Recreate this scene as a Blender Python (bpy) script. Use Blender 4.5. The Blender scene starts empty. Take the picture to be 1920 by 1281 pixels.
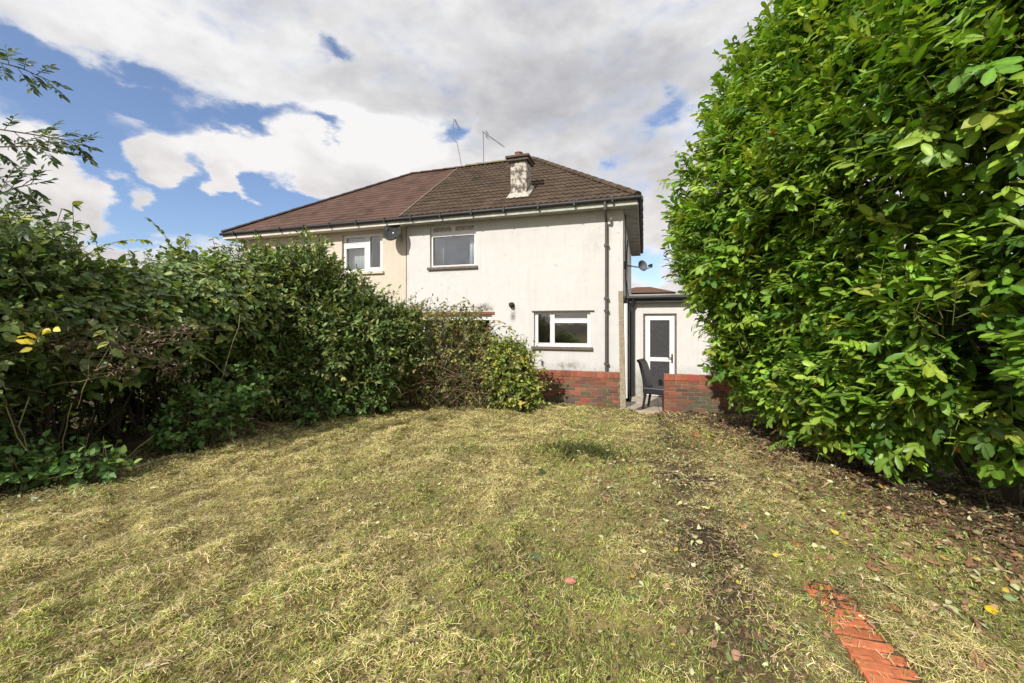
import bpy, math, random
import numpy as np
from mathutils import Vector

rng = np.random.default_rng(11)
random.seed(11)
scene = bpy.context.scene
COL = scene.collection

# ------------------------------------------------------------------ camera
F, CX, HY, EYE = 770.0, 960.0, 606.0, 1.42        # focal length and horizon of the photograph, eye height
cam_data = bpy.data.cameras.new('camera')
cam = bpy.data.objects.new('camera', cam_data)
COL.objects.link(cam)
cam.location = (0, 0, EYE)
cam.rotation_euler = (math.radians(90), 0, 0)
cam_data.sensor_width = 36
cam_data.lens = 36 * F / 1920
cam_data.shift_y = -(640.5 - HY) / 1920
cam_data.clip_start = 0.05
cam_data.clip_end = 3000
scene.camera = cam

# ------------------------------------------------------------------ house axes
U = np.array([0.9522, -0.3055]); V = np.array([0.3055, 0.9522])
C0 = np.array([2.70, 10.0])                       # right front corner of the white house
ZP = -0.42                                        # patio level

# ------------------------------------------------------------------ sun, sky, exposure
SUN_EL = math.radians(36)
_h = math.cos(math.radians(17)) * V + math.sin(math.radians(17)) * U
SUN_AZ = math.atan2(-_h[0], -_h[1])
sd = bpy.data.lights.new('sun', 'SUN')
sd.energy = 3.4; sd.angle = math.radians(0.6); sd.color = (1.0, 0.95, 0.88)
sun = bpy.data.objects.new('sun', sd); COL.objects.link(sun)
_d = Vector((_h[0] * math.cos(SUN_EL), _h[1] * math.cos(SUN_EL), -math.sin(SUN_EL)))
sun.rotation_euler = _d.to_track_quat('-Z', 'Y').to_euler()
sun.location = (-5, -6, 12)

vs = scene.view_settings
scene.display_settings.display_device = 'sRGB'
vs.view_transform = 'Standard'; vs.look = 'None'; vs.exposure = 0.62; vs.gamma = 1.0

world = bpy.data.worlds.new('World'); scene.world = world
world.use_nodes = True
def build_world():
    nt = world.node_tree; nt.nodes.clear()
    N, L = nt.nodes.new, nt.links.new
    def m(op, a, b=None, c=None, clamp=False):
        n = N('ShaderNodeMath'); n.operation = op; n.use_clamp = clamp
        for i, x in enumerate((a, b, c)):
            if x is None: continue
            if isinstance(x, (int, float)): n.inputs[i].default_value = x
            else: L(x, n.inputs[i])
        return n.outputs[0]
    out = N('ShaderNodeOutputWorld'); bg = N('ShaderNodeBackground')
    sky = N('ShaderNodeTexSky'); sky.sky_type = 'NISHITA'; sky.sun_disc = False
    sky.sun_elevation = SUN_EL; sky.sun_rotation = SUN_AZ
    sky.air_density = 1.0; sky.dust_density = 0.6; sky.ozone_density = 2.0; sky.altitude = 50
    tc = N('ShaderNodeTexCoord')
    nrm = N('ShaderNodeVectorMath'); nrm.operation = 'NORMALIZE'; L(tc.outputs['Generated'], nrm.inputs[0])
    D = nrm.outputs[0]
    sep = N('ShaderNodeSeparateXYZ'); L(D, sep.inputs[0])
    az = m('ARCTAN2', sep.outputs[0], sep.outputs[1]); el = m('ARCSINE', sep.outputs[2])
    # noise stretched flat like a cloud deck
    st = N('ShaderNodeVectorMath'); st.operation = 'MULTIPLY'; L(D, st.inputs[0]); st.inputs[1].default_value = (1, 1, 1.9)
    def noise(scale, detail, rough, off=0.0, dist=0.0):
        n = N('ShaderNodeTexNoise'); n.inputs['Scale'].default_value = scale
        n.inputs['Detail'].default_value = detail; n.inputs['Roughness'].default_value = rough
        n.inputs['Distortion'].default_value = dist
        if off:
            a = N('ShaderNodeVectorMath'); a.operation = 'ADD'; L(st.outputs[0], a.inputs[0]); a.inputs[1].default_value = (off, off * .7, off * .3)
            L(a.outputs[0], n.inputs['Vector'])
        else: L(st.outputs[0], n.inputs['Vector'])
        return n
    w = noise(6.0, 5, .55, 3.1)
    ws = N('ShaderNodeSeparateColor'); L(w.outputs['Color'], ws.inputs[0])
    azw = m('ADD', az, m('MULTIPLY', m('SUBTRACT', ws.outputs[0], .5), .26))
    elw = m('ADD', el, m('MULTIPLY', m('SUBTRACT', ws.outputs[1], .5), .20))
    cv = N('ShaderNodeCombineXYZ'); L(azw, cv.inputs[0]); L(elw, cv.inputs[1])
    def blob(px, py, rx, ry, wt):
        a = math.atan2(px - CX, F); hyp = math.hypot(px - CX, F); e = math.atan2(HY - py, hyp)
        sx = hyp * hyp / F / rx; sy = math.hypot(hyp, HY - py) ** 2 / hyp / ry
        s = N('ShaderNodeVectorMath'); s.operation = 'SUBTRACT'; L(cv.outputs[0], s.inputs[0]); s.inputs[1].default_value = (a, e, 0)
        t = N('ShaderNodeVectorMath'); t.operation = 'MULTIPLY'; L(s.outputs[0], t.inputs[0]); t.inputs[1].default_value = (sx, sy, 0)
        ln = N('ShaderNodeVectorMath'); ln.operation = 'LENGTH'; L(t.outputs[0], ln.inputs[0])
        r = N('ShaderNodeMapRange'); r.interpolation_type = 'SMOOTHSTEP'
        L(ln.outputs['Value'], r.inputs[0]); r.inputs[1].default_value = 1.7; r.inputs[2].default_value = 0.2
        r.inputs[3].default_value = 0; r.inputs[4].default_value = wt
        return r.outputs[0]
    blobs = [  # openings of blue (-) and heaps of cumulus (+)
        (40, 215, 120, 95, -1.5), (110, 130, 90, 35, -.7), (200, 230, 130, 90, -1.3), (350, 205, 140, 42, -1.3), (520, 235, 110, 24, -1.0),
        (290, 380, 170, 85, -1.6), (460, 410, 170, 55, -1.4), (120, 420, 150, 50, -.9), (560, 385, 60, 50, -.6),
        (640, 85, 42, 26, -.95), (620, 243, 36, 14, -.9), (830, 245, 26, 30, -1.1), (1232, 222, 44, 22, -.9), (1115, 315, 22, 24, -.8), (1225, 500, 40, 45, -.9),
        (80, 345, 95, 62, 2.3), (30, 380, 100, 60, 1.0), (335, 298, 46, 40, 2.3), (435, 345, 40, 25, 2.1), (262, 348, 38, 22, 1.9), (240, 215, 40, 16, .5),
        (330, 228, 90, 18, .5), (480, 265, 120, 32, 1.3), (550, 310, 90, 38, 1.2), (700, 290, 120, 60, 1.3), (660, 350, 70, 40, .8), (385, 330, 26, 60, -1.0), (520, 385, 60, 30, -.8), (200, 300, 50, 40, -.6), (60, 90, 90, 30, -.7), (230, 150, 60, 24, -.5), (640, 88, 50, 30, -.5), (870, 262, 40, 30, -.4), (1140, 330, 50, 40, -.5), (1270, 330, 60, 60, .6), (620, 240, 30, 12, -.6), (190, 455, 120, 24, 1.1),
    ]
    f = None
    for b in blobs:
        o = blob(*b); f = o if f is None else m('ADD', f, o)
    n1 = noise(5.2, 9, .60, 0, .15)
    fb = m('MULTIPLY', m('SUBTRACT', n1.outputs['Fac'], .5), 2.3)
    n4 = noise(15.0, 6, .55, 5.3)
    fb = m('ADD', fb, m('MULTIPLY', m('SUBTRACT', n4.outputs['Fac'], .5), 1.1))
    Fm = m('ADD', m('ADD', f, .66), fb)
    mk = N('ShaderNodeMapRange'); mk.interpolation_type = 'SMOOTHSTEP'; L(Fm, mk.inputs[0])
    mk.inputs[1].default_value = -.62; mk.inputs[2].default_value = .86
    # tone of the cloud: bright rims, grey in the thick of it
    n2 = noise(3.1, 6, .55, 7.7, .3)
    n3 = noise(9.0, 6, .6, 1.3, .2)
    tone = m('ADD', m('MULTIPLY', m('MINIMUM', Fm, .85), .42), m('ADD', m('MULTIPLY', m('SUBTRACT', n2.outputs['Fac'], .5), 1.5), m('MULTIPLY', m('SUBTRACT', n3.outputs['Fac'], .5), .8)))
    shade = blob(1040, 170, 330, 170, .30)
    tone = m('ADD', m('ADD', tone, -.05), shade)
    for hb in ((720, 255, 120, 42, -.75), (1290, 30, 150, 60, -.35), (300, 60, 300, 70, -.22), (90, 315, 110, 50, -.35), (420, 265, 200, 50, -.35)):
        tone = m('ADD', tone, blob(*hb))
    cr = N('ShaderNodeValToRGB'); L(tone, cr.inputs[0])
    e = cr.color_ramp.elements
    e[0].position = -.0; e[0].color = (.61, .605, .605, 1)
    e[1].position = .95; e[1].color = (.29, .294, .315, 1)
    x = e.new(.32); x.color = (.49, .485, .488, 1)
    x = e.new(.62); x.color = (.375, .372, .388, 1)
    # warm tint towards the horizon
    wm = N('ShaderNodeMapRange'); L(el, wm.inputs[0]); wm.inputs[1].default_value = .45; wm.inputs[2].default_value = .1
    wmix = N('ShaderNodeMix'); wmix.data_type = 'RGBA'; wmix.blend_type = 'MULTIPLY'
    L(m('MULTIPLY', wm.outputs[0], .6), wmix.inputs['Factor']); L(cr.outputs[0], wmix.inputs['A']); wmix.inputs['B'].default_value = (1.06, .985, .94, 1)
    STR = .12
    sc = N('ShaderNodeVectorMath'); sc.operation = 'SCALE'; L(wmix.outputs['Result'], sc.inputs[0]); sc.inputs['Scale'].default_value = 1.0 / STR
    sb = N('ShaderNodeVectorMath'); sb.operation = 'MULTIPLY'; L(sky.outputs[0], sb.inputs[0]); sb.inputs[1].default_value = (.66, .71, .84)
    hz = N('ShaderNodeVectorMath'); hz.operation = 'ADD'; L(sb.outputs[0], hz.inputs[0]); hz.inputs[1].default_value = (.034 / STR, .036 / STR, .030 / STR)
    mx = N('ShaderNodeMix'); mx.data_type = 'RGBA'
    L(mk.outputs[0], mx.inputs['Factor']); L(hz.outputs[0], mx.inputs['A']); L(sc.outputs[0], mx.inputs['B'])
    L(mx.outputs['Result'], bg.inputs['Color']); bg.inputs['Strength'].default_value = STR
    L(bg.outputs[0], out.inputs['Surface'])
build_world()
try:
    scene.cycles.use_denoising = True
    scene.cycles.max_bounces = 8; scene.cycles.transparent_max_bounces = 8
    scene.cycles.transmission_bounces = 4; scene.cycles.diffuse_bounces = 4; scene.cycles.glossy_bounces = 3
except Exception: pass

# ================================================================== helpers
def W(px, py, d):                                  # point at depth d seen at photo pixel px, py
    return np.array([(px - CX) / F * d, d, EYE + (HY - py) / F * d])
def HW(t, o, z):                                   # house axes -> world
    p = C0 + t * U + o * V
    return (float(p[0]), float(p[1]), float(z))
def t_at(px, o):
    r = (px - CX) / F
    return (r * (C0[1] + V[1] * o) - C0[0] - V[0] * o) / (U[0] - r * U[1])
def z_at(px, py, o):
    t = t_at(px, o); Y = C0[1] + U[1] * t + V[1] * o
    return EYE + (HY - py) / F * Y
IDF = lambda x, y, z: (x, y, z)

def hash3(i, j, k, seed):
    h = (i * 374761393 + j * 668265263 + k * 2147483647 + seed * 974634721) & 0xffffffff
    h = ((h ^ (h >> 13)) * 1274126177) & 0xffffffff
    return ((h ^ (h >> 16)) & 0xffff) / 65535.0
def vnoise(p, seed=0):                             # smooth value noise 0..1 at points (n,3)
    p = np.asarray(p, float)
    i = np.floor(p).astype(np.int64); f = p - i; f = f * f * (3 - 2 * f)
    r = 0
    for a in (0, 1):
        for b in (0, 1):
            for c in (0, 1):
                w = (f[:, 0] if a else 1 - f[:, 0]) * (f[:, 1] if b else 1 - f[:, 1]) * (f[:, 2] if c else 1 - f[:, 2])
                r = r + w * hash3(i[:, 0] + a, i[:, 1] + b, i[:, 2] + c, seed)
    return r
def fbm(p, seed=0, o=3):
    s, a, t = 0, 1, 0
    for k in range(o):
        s = s + a * vnoise(np.asarray(p) * 2 ** k, seed + k); t += a; a *= .5
    return s / t
def norm(v): return v / np.maximum(np.linalg.norm(v, axis=-1, keepdims=True), 1e-9)

def link(name, me, mat, parent=None, loc=None):
    o = bpy.data.objects.new(name, me); COL.objects.link(o)
    if mat is not None: me.materials.append(mat)
    if parent is not None: o.parent = parent
    if loc is not None: o.location = loc
    return o
def tag(o, label, cat, group=None, kind=None):
    o['label'] = label; o['category'] = cat
    if group: o['group'] = group
    if kind: o['kind'] = kind
    return o
def thing(name, label, cat, loc, group=None):
    o = bpy.data.objects.new(name, None); COL.objects.link(o)
    o.location = loc; o.empty_display_size = .2
    o['origin'] = [float(v) for v in loc]
    return tag(o, label, cat, group)
def root_origin(o):
    while o is not None:
        if 'origin' in o.keys(): return np.array(list(o['origin']))
        o = o.parent
    return np.zeros(3)

class MB:                                          # collects shapes in world coordinates, links them as ONE mesh
    def __init__(s): s.v = []; s.f = []; s.c = []
    def add(s, vs, fs, col=None):
        b = len(s.v); s.v += [tuple(map(float, q)) for q in vs]; s.f += [tuple(b + i for i in q) for q in fs]
        s.c += [col or (1, 1, 1)] * len(vs)
    def box(s, a, b, fr=IDF, col=None, jit=0):
        (x0, y0, z0), (x1, y1, z1) = a, b
        if jit:
            x0, y0, z0, x1, y1, z1 = [q + random.uniform(-jit, jit) for q in (x0, y0, z0, x1, y1, z1)]
        P = [(x0, y0, z0), (x1, y0, z0), (x1, y1, z0), (x0, y1, z0), (x0, y0, z1), (x1, y0, z1), (x1, y1, z1), (x0, y1, z1)]
        s.add([fr(*p) for p in P], [(0, 3, 2, 1), (4, 5, 6, 7), (0, 1, 5, 4), (1, 2, 6, 5), (2, 3, 7, 6), (3, 0, 4, 7)], col)
    def tube(s, pts, rad, n=8, cap=True, col=None):
        pts = [np.array(p, float) for p in pts]
        if isinstance(rad, (int, float)): rad = [rad] * len(pts)
        vs = []
        ref = None
        for i, p in enumerate(pts):
            d = pts[min(i + 1, len(pts) - 1)] - pts[max(i - 1, 0)]; d = d / max(np.linalg.norm(d), 1e-9)
            if ref is None: ref = np.array([0, 0, 1.]) if abs(d[2]) < .9 else np.array([1., 0, 0])
            a = np.cross(d, ref); a /= max(np.linalg.norm(a), 1e-9); b = np.cross(a, d); ref = b
            for k in range(n):
                th = 2 * math.pi * k / n
                vs.append(p + rad[i] * (math.cos(th) * a + math.sin(th) * b))
        fs = []
        for i in range(len(pts) - 1):
            for k in range(n):
                k2 = (k + 1) % n
                fs.append((i * n + k, i * n + k2, (i + 1) * n + k2, (i + 1) * n + k))
        if cap: fs.append(tuple(range(n))[::-1]); fs.append(tuple((len(pts) - 1) * n + k for k in range(n)))
        s.add(vs, fs, col)
    def build(s, name, mat, parent=None, smooth=False, bevel=0, loc=None):
        org = root_origin(parent) if parent is not None else (np.array(loc) if loc is not None else np.zeros(3))
        me = bpy.data.meshes.new(name)
        me.from_pydata([tuple(np.array(q) - org) for q in s.v], [], s.f)
        if any(c != (1, 1, 1) for c in s.c):
            at = me.color_attributes.new('col', 'FLOAT_COLOR', 'POINT')
            at.data.foreach_set('color', np.array([(*c, 1) for c in s.c], np.float32).ravel())
        if smooth: me.polygons.foreach_set('use_smooth', [True] * len(me.polygons))
        me.update()
        o = link(name, me, mat, parent, None if parent is not None else tuple(org))
        if bevel:
            b = o.modifiers.new('bevel', 'BEVEL'); b.width = bevel; b.segments = 2; b.limit_method = 'ANGLE'
        return o

def np_mesh(name, verts, loops, starts, cols, mat, parent=None, smooth=True, loc=None):
    org = root_origin(parent) if parent is not None else (np.array(loc) if loc is not None else np.zeros(3))
    verts = verts - org
    me = bpy.data.meshes.new(name)
    me.vertices.add(len(verts)); me.vertices.foreach_set('co', verts.astype(np.float32).ravel())
    me.loops.add(len(loops)); me.loops.foreach_set('vertex_index', loops.astype(np.int32))
    me.polygons.add(len(starts)); me.polygons.foreach_set('loop_start', starts.astype(np.int32))
    if smooth: me.polygons.foreach_set('use_smooth', np.ones(len(starts), bool))
    me.update(calc_edges=True)
    if cols is not None:
        at = me.color_attributes.new('col', 'FLOAT_COLOR', 'POINT')
        c4 = np.ones((len(verts), 4), np.float32); c4[:, :3] = cols
        at.data.foreach_set('color', c4.ravel())
    return link(name, me, mat, parent, None if parent is not None else tuple(org))

def instance(tv, tf, P, side, D, Nn, S, cols, tint=None):
    """copies of a small template: side/D/Nn are the axes, S scale (n,) or (n,3)"""
    n, k = len(P), len(tv)
    tv = np.asarray(tv, float)
    if np.ndim(S) == 1: S = np.stack([S, S, S], 1)
    v = (P[:, None, :] + (S[:, 0:1] * tv[None, :, 0])[..., None] * side[:, None, :]
         + (S[:, 1:2] * tv[None, :, 1])[..., None] * D[:, None, :] + (S[:, 2:3] * tv[None, :, 2])[..., None] * Nn[:, None, :])
    fl = np.concatenate([np.array(f) for f in tf]); ln = np.array([len(f) for f in tf])
    loops = (fl[None, :] + (np.arange(n) * k)[:, None]).ravel()
    st0 = np.concatenate([[0], np.cumsum(ln)[:-1]])
    starts = (st0[None, :] + (np.arange(n) * len(fl))[:, None]).ravel()
    c = np.repeat(cols[:, None, :], k, 1)
    if tint is not None: c = c * np.asarray(tint)[None, :, None]
    return v.reshape(-1, 3), loops, starts, c.reshape(-1, 3)
def merge(parts):
    V_, L_, S_, C_ = [], [], [], []; nv = nl = 0
    for v, l, s, c in parts:
        V_.append(v); L_.append(l + nv); S_.append(s + nl); C_.append(c); nv += len(v); nl += len(l)
    return np.concatenate(V_), np.concatenate(L_), np.concatenate(S_), np.concatenate(C_)

def leaf_tpl(w=.19, droop=.18, fold=.07, rows=((.28, .95), (.66, .85)), petiole=.06):
    vs = [(0, 0, 0)]
    for y, k in rows:
        z = -droop * y * y
        vs += [(-w * k, y, z + fold), (0, y, z), (w * k, y, z + fold)]
    vs.append((0, 1, -droop))
    fs = [(0, 2, 1), (0, 3, 2)]
    for r in range(len(rows) - 1):
        a = 1 + 3 * r; b = a + 3
        fs += [(a, a + 1, b + 1, b), (a + 1, a + 2, b + 2, b + 1)]
    a = 1 + 3 * (len(rows) - 1); t = len(vs) - 1
    fs += [(a, a + 1, t), (a + 1, a + 2, t)]
    tint = [1.25] + sum([[.95, 1.3, .95] for _ in rows], []) + [1.0]
    return vs, fs, tint
LAUREL = leaf_tpl(.20, .24, .05, ((.10, .42), (.42, .95), (.80, .84)))
OVATE = leaf_tpl(.33, .20, .08, ((.10, .62), (.38, 1.0), (.74, .60)))
LANCE = leaf_tpl(.14, .18, .03, ((.30, 1.0), (.66, .75)))
LEAFLET = leaf_tpl(.20, .15, .03, ((.35, 1.0), (.70, .65)))

def axes(D, Nn):
    D = norm(D); side = norm(np.cross(D, Nn)); return side, D, np.cross(side, D)

def shoot_leaves(B, Dr, Ls, k, leafL, ang=1.0, droop=.25, up=.5, spread=.25, r=rng, distich=False):
    """leaves set along shoots. returns P, D, N, S"""
    n = len(B); Dr = norm(Dr)
    ref = np.tile(np.array([0, 0, 1.]), (n, 1)); ref[np.abs(Dr[:, 2]) > .9] = (1, 0, 0)
    e1 = norm(np.cross(Dr, ref)); e2 = np.cross(e1, Dr)
    ph = r.uniform(0, 6.28, n)
    P, D, N_, S = [], [], [], []
    for j in range(k):
        fr = (j + r.uniform(.2, .8, n)) / k
        az = ph + (j * math.pi if distich else j * 2.4) + r.normal(0, .3, n)
        if distich: az = j * math.pi + r.normal(0, .45, n)
        rad = np.cos(az)[:, None] * e1 + np.sin(az)[:, None] * e2
        a = (ang * (1.15 - .6 * fr) + r.normal(0, .18, n))[:, None]
        d = norm(np.sin(a) * rad + np.cos(a) * Dr + r.normal(0, spread * .4, (n, 3)))
        d[:, 2] -= droop * r.uniform(.3, 1.4, n)
        nn = Dr - np.sum(Dr * norm(d), 1, keepdims=True) * norm(d) + np.array([0, 0, up]) + r.normal(0, spread, (n, 3))
        P.append(B + Dr * (Ls * fr)[:, None] + r.normal(0, .006, (n, 3))); D.append(norm(d)); N_.append(nn)
        S.append(leafL * r.uniform(.50, 1.22, n) * (1 - .35 * np.abs(fr - .55)))
    return map(np.concatenate, (P, D, N_, S))
def prisms(A, Bp, r0, r1, cols):                   # thin three-sided stems
    n = len(A); d = norm(Bp - A); ref = np.tile(np.array([.3, .2, 1.]), (n, 1)); a = norm(np.cross(d, ref)); b = np.cross(a, d)
    vs = []
    for q, rr in ((A, r0), (Bp, r1)):
        for k in range(3):
            th = 2.094 * k
            vs.append(q + (np.asarray(rr) * math.cos(th)).reshape(-1, 1) * a + (np.asarray(rr) * math.sin(th)).reshape(-1, 1) * b)
    v = np.stack(vs, 1).reshape(-1, 3)
    tf = np.array([0, 1, 4, 3, 1, 2, 5, 4, 2, 0, 3, 5])
    loops = (tf[None] + (np.arange(n) * 6)[:, None]).ravel(); starts = np.arange(n * 3) * 4
    return v, loops, starts, np.repeat(cols, 6, 0)
def pick(pal, w, n, r=rng, jit=.16):
    pal = np.array(pal, float); i = r.choice(len(pal), n, p=np.array(w) / sum(w))
    return np.clip(pal[i] * (1 + r.normal(0, jit, (n, 1))) * (1 + r.normal(0, .05, (n, 3))), .004, .95)

# ------------------------------------------------------------------ materials
def mat_new(name):
    m = bpy.data.materials.new(name); m.use_nodes = True
    nt = m.node_tree; b = nt.nodes['Principled BSDF']
    return m, nt, b
def N_(nt, t, **kw):
    n = nt.nodes.new(t)
    for k, v in kw.items():
        if k in n.inputs: n.inputs[k].default_value = v
        else: setattr(n, k, v)
    return n
def ramp(nt, fac, stops):
    r = nt.nodes.new('ShaderNodeValToRGB'); nt.links.new(fac, r.inputs[0])
    e = r.color_ramp.elements
    e[0].position, e[0].color = stops[0][0], (*stops[0][1], 1)
    e[1].position, e[1].color = stops[-1][0], (*stops[-1][1], 1)
    for p, c in stops[1:-1]:
        x = e.new(p); x.color = (*c, 1)
    return r.outputs[0]
def mixc(nt, fac, a, b, mode='MIX'):
    n = nt.nodes.new('ShaderNodeMix'); n.data_type = 'RGBA'; n.blend_type = mode
    for s, k in ((fac, 'Factor'), (a, 'A'), (b, 'B')):
        if isinstance(s, (int, float)): n.inputs[k].default_value = s
        elif isinstance(s, tuple): n.inputs[k].default_value = (*s, 1)
        else: nt.links.new(s, n.inputs[k])
    return n.outputs['Result']
def wpos(nt, scale=(1, 1, 1), rot=0.0):
    g = nt.nodes.new('ShaderNodeNewGeometry')
    mp = nt.nodes.new('ShaderNodeMapping'); nt.links.new(g.outputs['Position'], mp.inputs[0])
    mp.inputs['Scale'].default_value = scale; mp.inputs['Rotation'].default_value = (0, 0, rot)
    return mp.outputs[0]
def noise(nt, vec, scale, detail=5, rough=.55):
    n = N_(nt, 'ShaderNodeTexNoise', Scale=scale, Detail=detail, Roughness=rough); nt.links.new(vec, n.inputs['Vector'])
    return n.outputs['Fac']
def bump(nt, b, h, strength=.3, dist=.01):
    n = N_(nt, 'ShaderNodeBump', Strength=strength, Distance=dist); nt.links.new(h, n.inputs['Height']); nt.links.new(n.outputs[0], b.inputs['Normal'])
def simple(name, col, rough=.6, var=.2, scale=14, metal=0.0, spec=.4, bmp=.15):
    m, nt, b = mat_new(name)
    p = wpos(nt); f = noise(nt, p, scale, 6)
    c = ramp(nt, f, [(.25, tuple(x * (1 - var) for x in col)), (.75, tuple(min(1, x * (1 + var)) for x in col))])
    nt.links.new(c, b.inputs['Base Color']); b.inputs['Roughness'].default_value = rough
    b.inputs['Metallic'].default_value = metal; b.inputs['Specular IOR Level'].default_value = spec
    if bmp: bump(nt, b, f, bmp, .004)
    return m
def leafmat(name, rough=.45, spec=.45, trans=.3, tcol=(1.5, 1.5, .55)):
    m, nt, b = mat_new(name)
    a = N_(nt, 'ShaderNodeAttribute', attribute_name='col')
    p = wpos(nt); f = noise(nt, p, 60, 3)
    c = mixc(nt, .5, a.outputs['Color'], ramp(nt, f, [(.3, (.72, .74, .7)), (.7, (1.2, 1.18, 1.15))]), 'MULTIPLY')
    nt.links.new(c, b.inputs['Base Color']); b.inputs['Roughness'].default_value = rough; b.inputs['Specular IOR Level'].default_value = spec
    if trans > 0:
        t = N_(nt, 'ShaderNodeBsdfTranslucent'); tc = mixc(nt, 1.0, c, tcol, 'MULTIPLY'); nt.links.new(tc, t.inputs['Color'])
        mx = N_(nt, 'ShaderNodeMixShader', Fac=trans); nt.links.new(b.outputs[0], mx.inputs[1]); nt.links.new(t.outputs[0], mx.inputs[2])
        nt.links.new(mx.outputs[0], nt.nodes['Material Output'].inputs['Surface'])
    return m
M = {}
M['laurel'] = leafmat('laurel_leaf', .42, .38, .25, (1.6, 1.6, .55))
M['leaf'] = leafmat('hedge_leaf', .45, .4, .28)
M['dry'] = leafmat('dry_leaf', .8, .2, .15, (1.1, 1.0, .8))
M['grass'] = leafmat('grass_blade', .65, .25, .32, (1.3, 1.25, .75))
M['bark'] = simple('bark', (.09, .07, .05), .9, .35, 30)
M['stem'] = leafmat('stem', .7, .3, 0)

def wall_mat(name, base, dirt, block_strength=.10, stains=()):
    m, nt, b = mat_new(name)
    g0_ = N_(nt, 'ShaderNodeNewGeometry')
    p = wpos(nt, (1, 1, 1), math.atan2(.3055, .9522))      # turned to the wall's own axes
    big = noise(nt, p, .9, 6, .6); mid = noise(nt, p, 5, 7, .65); fine = noise(nt, p, 90, 4, .6)
    c = ramp(nt, big, [(.3, tuple(x * .93 for x in base)), (.7, base)])
    # vertical rain streaks
    ps = wpos(nt, (6, 6, .5), math.atan2(.3055, .9522)); stf = noise(nt, ps, 1.6, 6, .65)
    c = mixc(nt, ramp(nt, stf, [(.52, (0, 0, 0)), (.85, (.55, .55, .55))]), c, tuple(x * .72 for x in base))
    # specks where render has come off
    v = N_(nt, 'ShaderNodeTexNoise', Scale=7.5, Detail=9, Roughness=.72); nt.links.new(p, v.inputs['Vector'])
    c = mixc(nt, ramp(nt, v.outputs['Fac'], [(.615, (0, 0, 0)), (.70, (.6, .6, .6))]), c, dirt)
    # block coursing under the render
    sx = N_(nt, 'ShaderNodeSeparateXYZ'); nt.links.new(p, sx.inputs[0])
    cb = N_(nt, 'ShaderNodeCombineXYZ'); nt.links.new(sx.outputs[0], cb.inputs[0]); nt.links.new(sx.outputs[2], cb.inputs[1])
    br = N_(nt, 'ShaderNodeTexBrick', Scale=1.0); br.inputs['Brick Width'].default_value = .45; br.inputs['Row Height'].default_value = .225
    br.inputs['Mortar Size'].default_value = .006; br.inputs['Mortar Smooth'].default_value = .6; nt.links.new(cb.outputs[0], br.inputs['Vector'])
    c = mixc(nt, mixc(nt, 1.0, br.outputs['Fac'], (block_strength * 2.2,) * 3, 'MULTIPLY'), c, tuple(x * .6 for x in base))
    if stains:                                       # mould over the lintel, run below the lamp, algae by the tap
        for (spx, spy, rx, rz, amt) in stains:
            tt_, zz_ = t_at(spx, 0), z_at(spx, spy, 0); wp = HW(tt_, 0, zz_)
            sv = N_(nt, 'ShaderNodeVectorMath', operation='SUBTRACT'); nt.links.new(g0_.outputs['Position'], sv.inputs[0]); sv.inputs[1].default_value = wp
            mv = N_(nt, 'ShaderNodeVectorMath', operation='MULTIPLY'); nt.links.new(sv.outputs[0], mv.inputs[0]); mv.inputs[1].default_value = (1 / rx, 0, 1 / rz)
            ln = N_(nt, 'ShaderNodeVectorMath', operation='LENGTH'); nt.links.new(mv.outputs[0], ln.inputs[0])
            mq = N_(nt, 'ShaderNodeMapRange', interpolation_type='SMOOTHSTEP'); nt.links.new(ln.outputs['Value'], mq.inputs[0]); mq.inputs[1].default_value = 1.3; mq.inputs[2].default_value = .1; mq.inputs[4].default_value = amt
            mm = N_(nt, 'ShaderNodeMath', operation='MULTIPLY', use_clamp=True); nt.links.new(mq.outputs[0], mm.inputs[0]); nt.links.new(ramp(nt, v.outputs['Fac'], [(.40, (.0, .0, .0)), (.58, (1, 1, 1))]), mm.inputs[1])
            c = mixc(nt, mm.outputs[0], c, tuple(x * .75 for x in dirt))
    # damp and soil splash low on the wall
    mr = N_(nt, 'ShaderNodeMapRange'); nt.links.new(sx.outputs[2], mr.inputs[0]); mr.inputs[1].default_value = .75; mr.inputs[2].default_value = -.2
    q = N_(nt, 'ShaderNodeMath', operation='MULTIPLY'); nt.links.new(mr.outputs[0], q.inputs[0]); nt.links.new(mid, q.inputs[1])
    c = mixc(nt, ramp(nt, q.outputs[0], [(.18, (0, 0, 0)), (.6, (.9, .9, .9))]), c, dirt)
    c = mixc(nt, .3, c, ramp(nt, mid, [(.3, (.84, .83, .81)), (.7, (1.06, 1.06, 1.06))]), 'MULTIPLY')
    nt.links.new(c, b.inputs['Base Color']); b.inputs['Roughness'].default_value = .9; b.inputs['Specular IOR Level'].default_value = .2
    h = mixc(nt, .25, fine, br.outputs['Fac'], 'SUBTRACT'); h = mixc(nt, .35, h, mid); bump(nt, b, h, .6, .012)
    return m
M['white_wall'] = wall_mat('white_render', (.63, .618, .595), (.22, .21, .17), .035, [(905, 578, .30, .16, 1.0), (830, 582, .7, .10, .7), (962, 592, .09, .20, .9), (1065, 685, .45, .16, .8), (1120, 455, .35, .3, .22), (1010, 395, 2.6, .10, .5)])
M['cream_wall'] = wall_mat('cream_render', (.63, .56, .45), (.33, .28, .18), .05)
M['grey_wall'] = wall_mat('outbuilding_render', (.66, .645, .615), (.25, .25, .2), .01)

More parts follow.
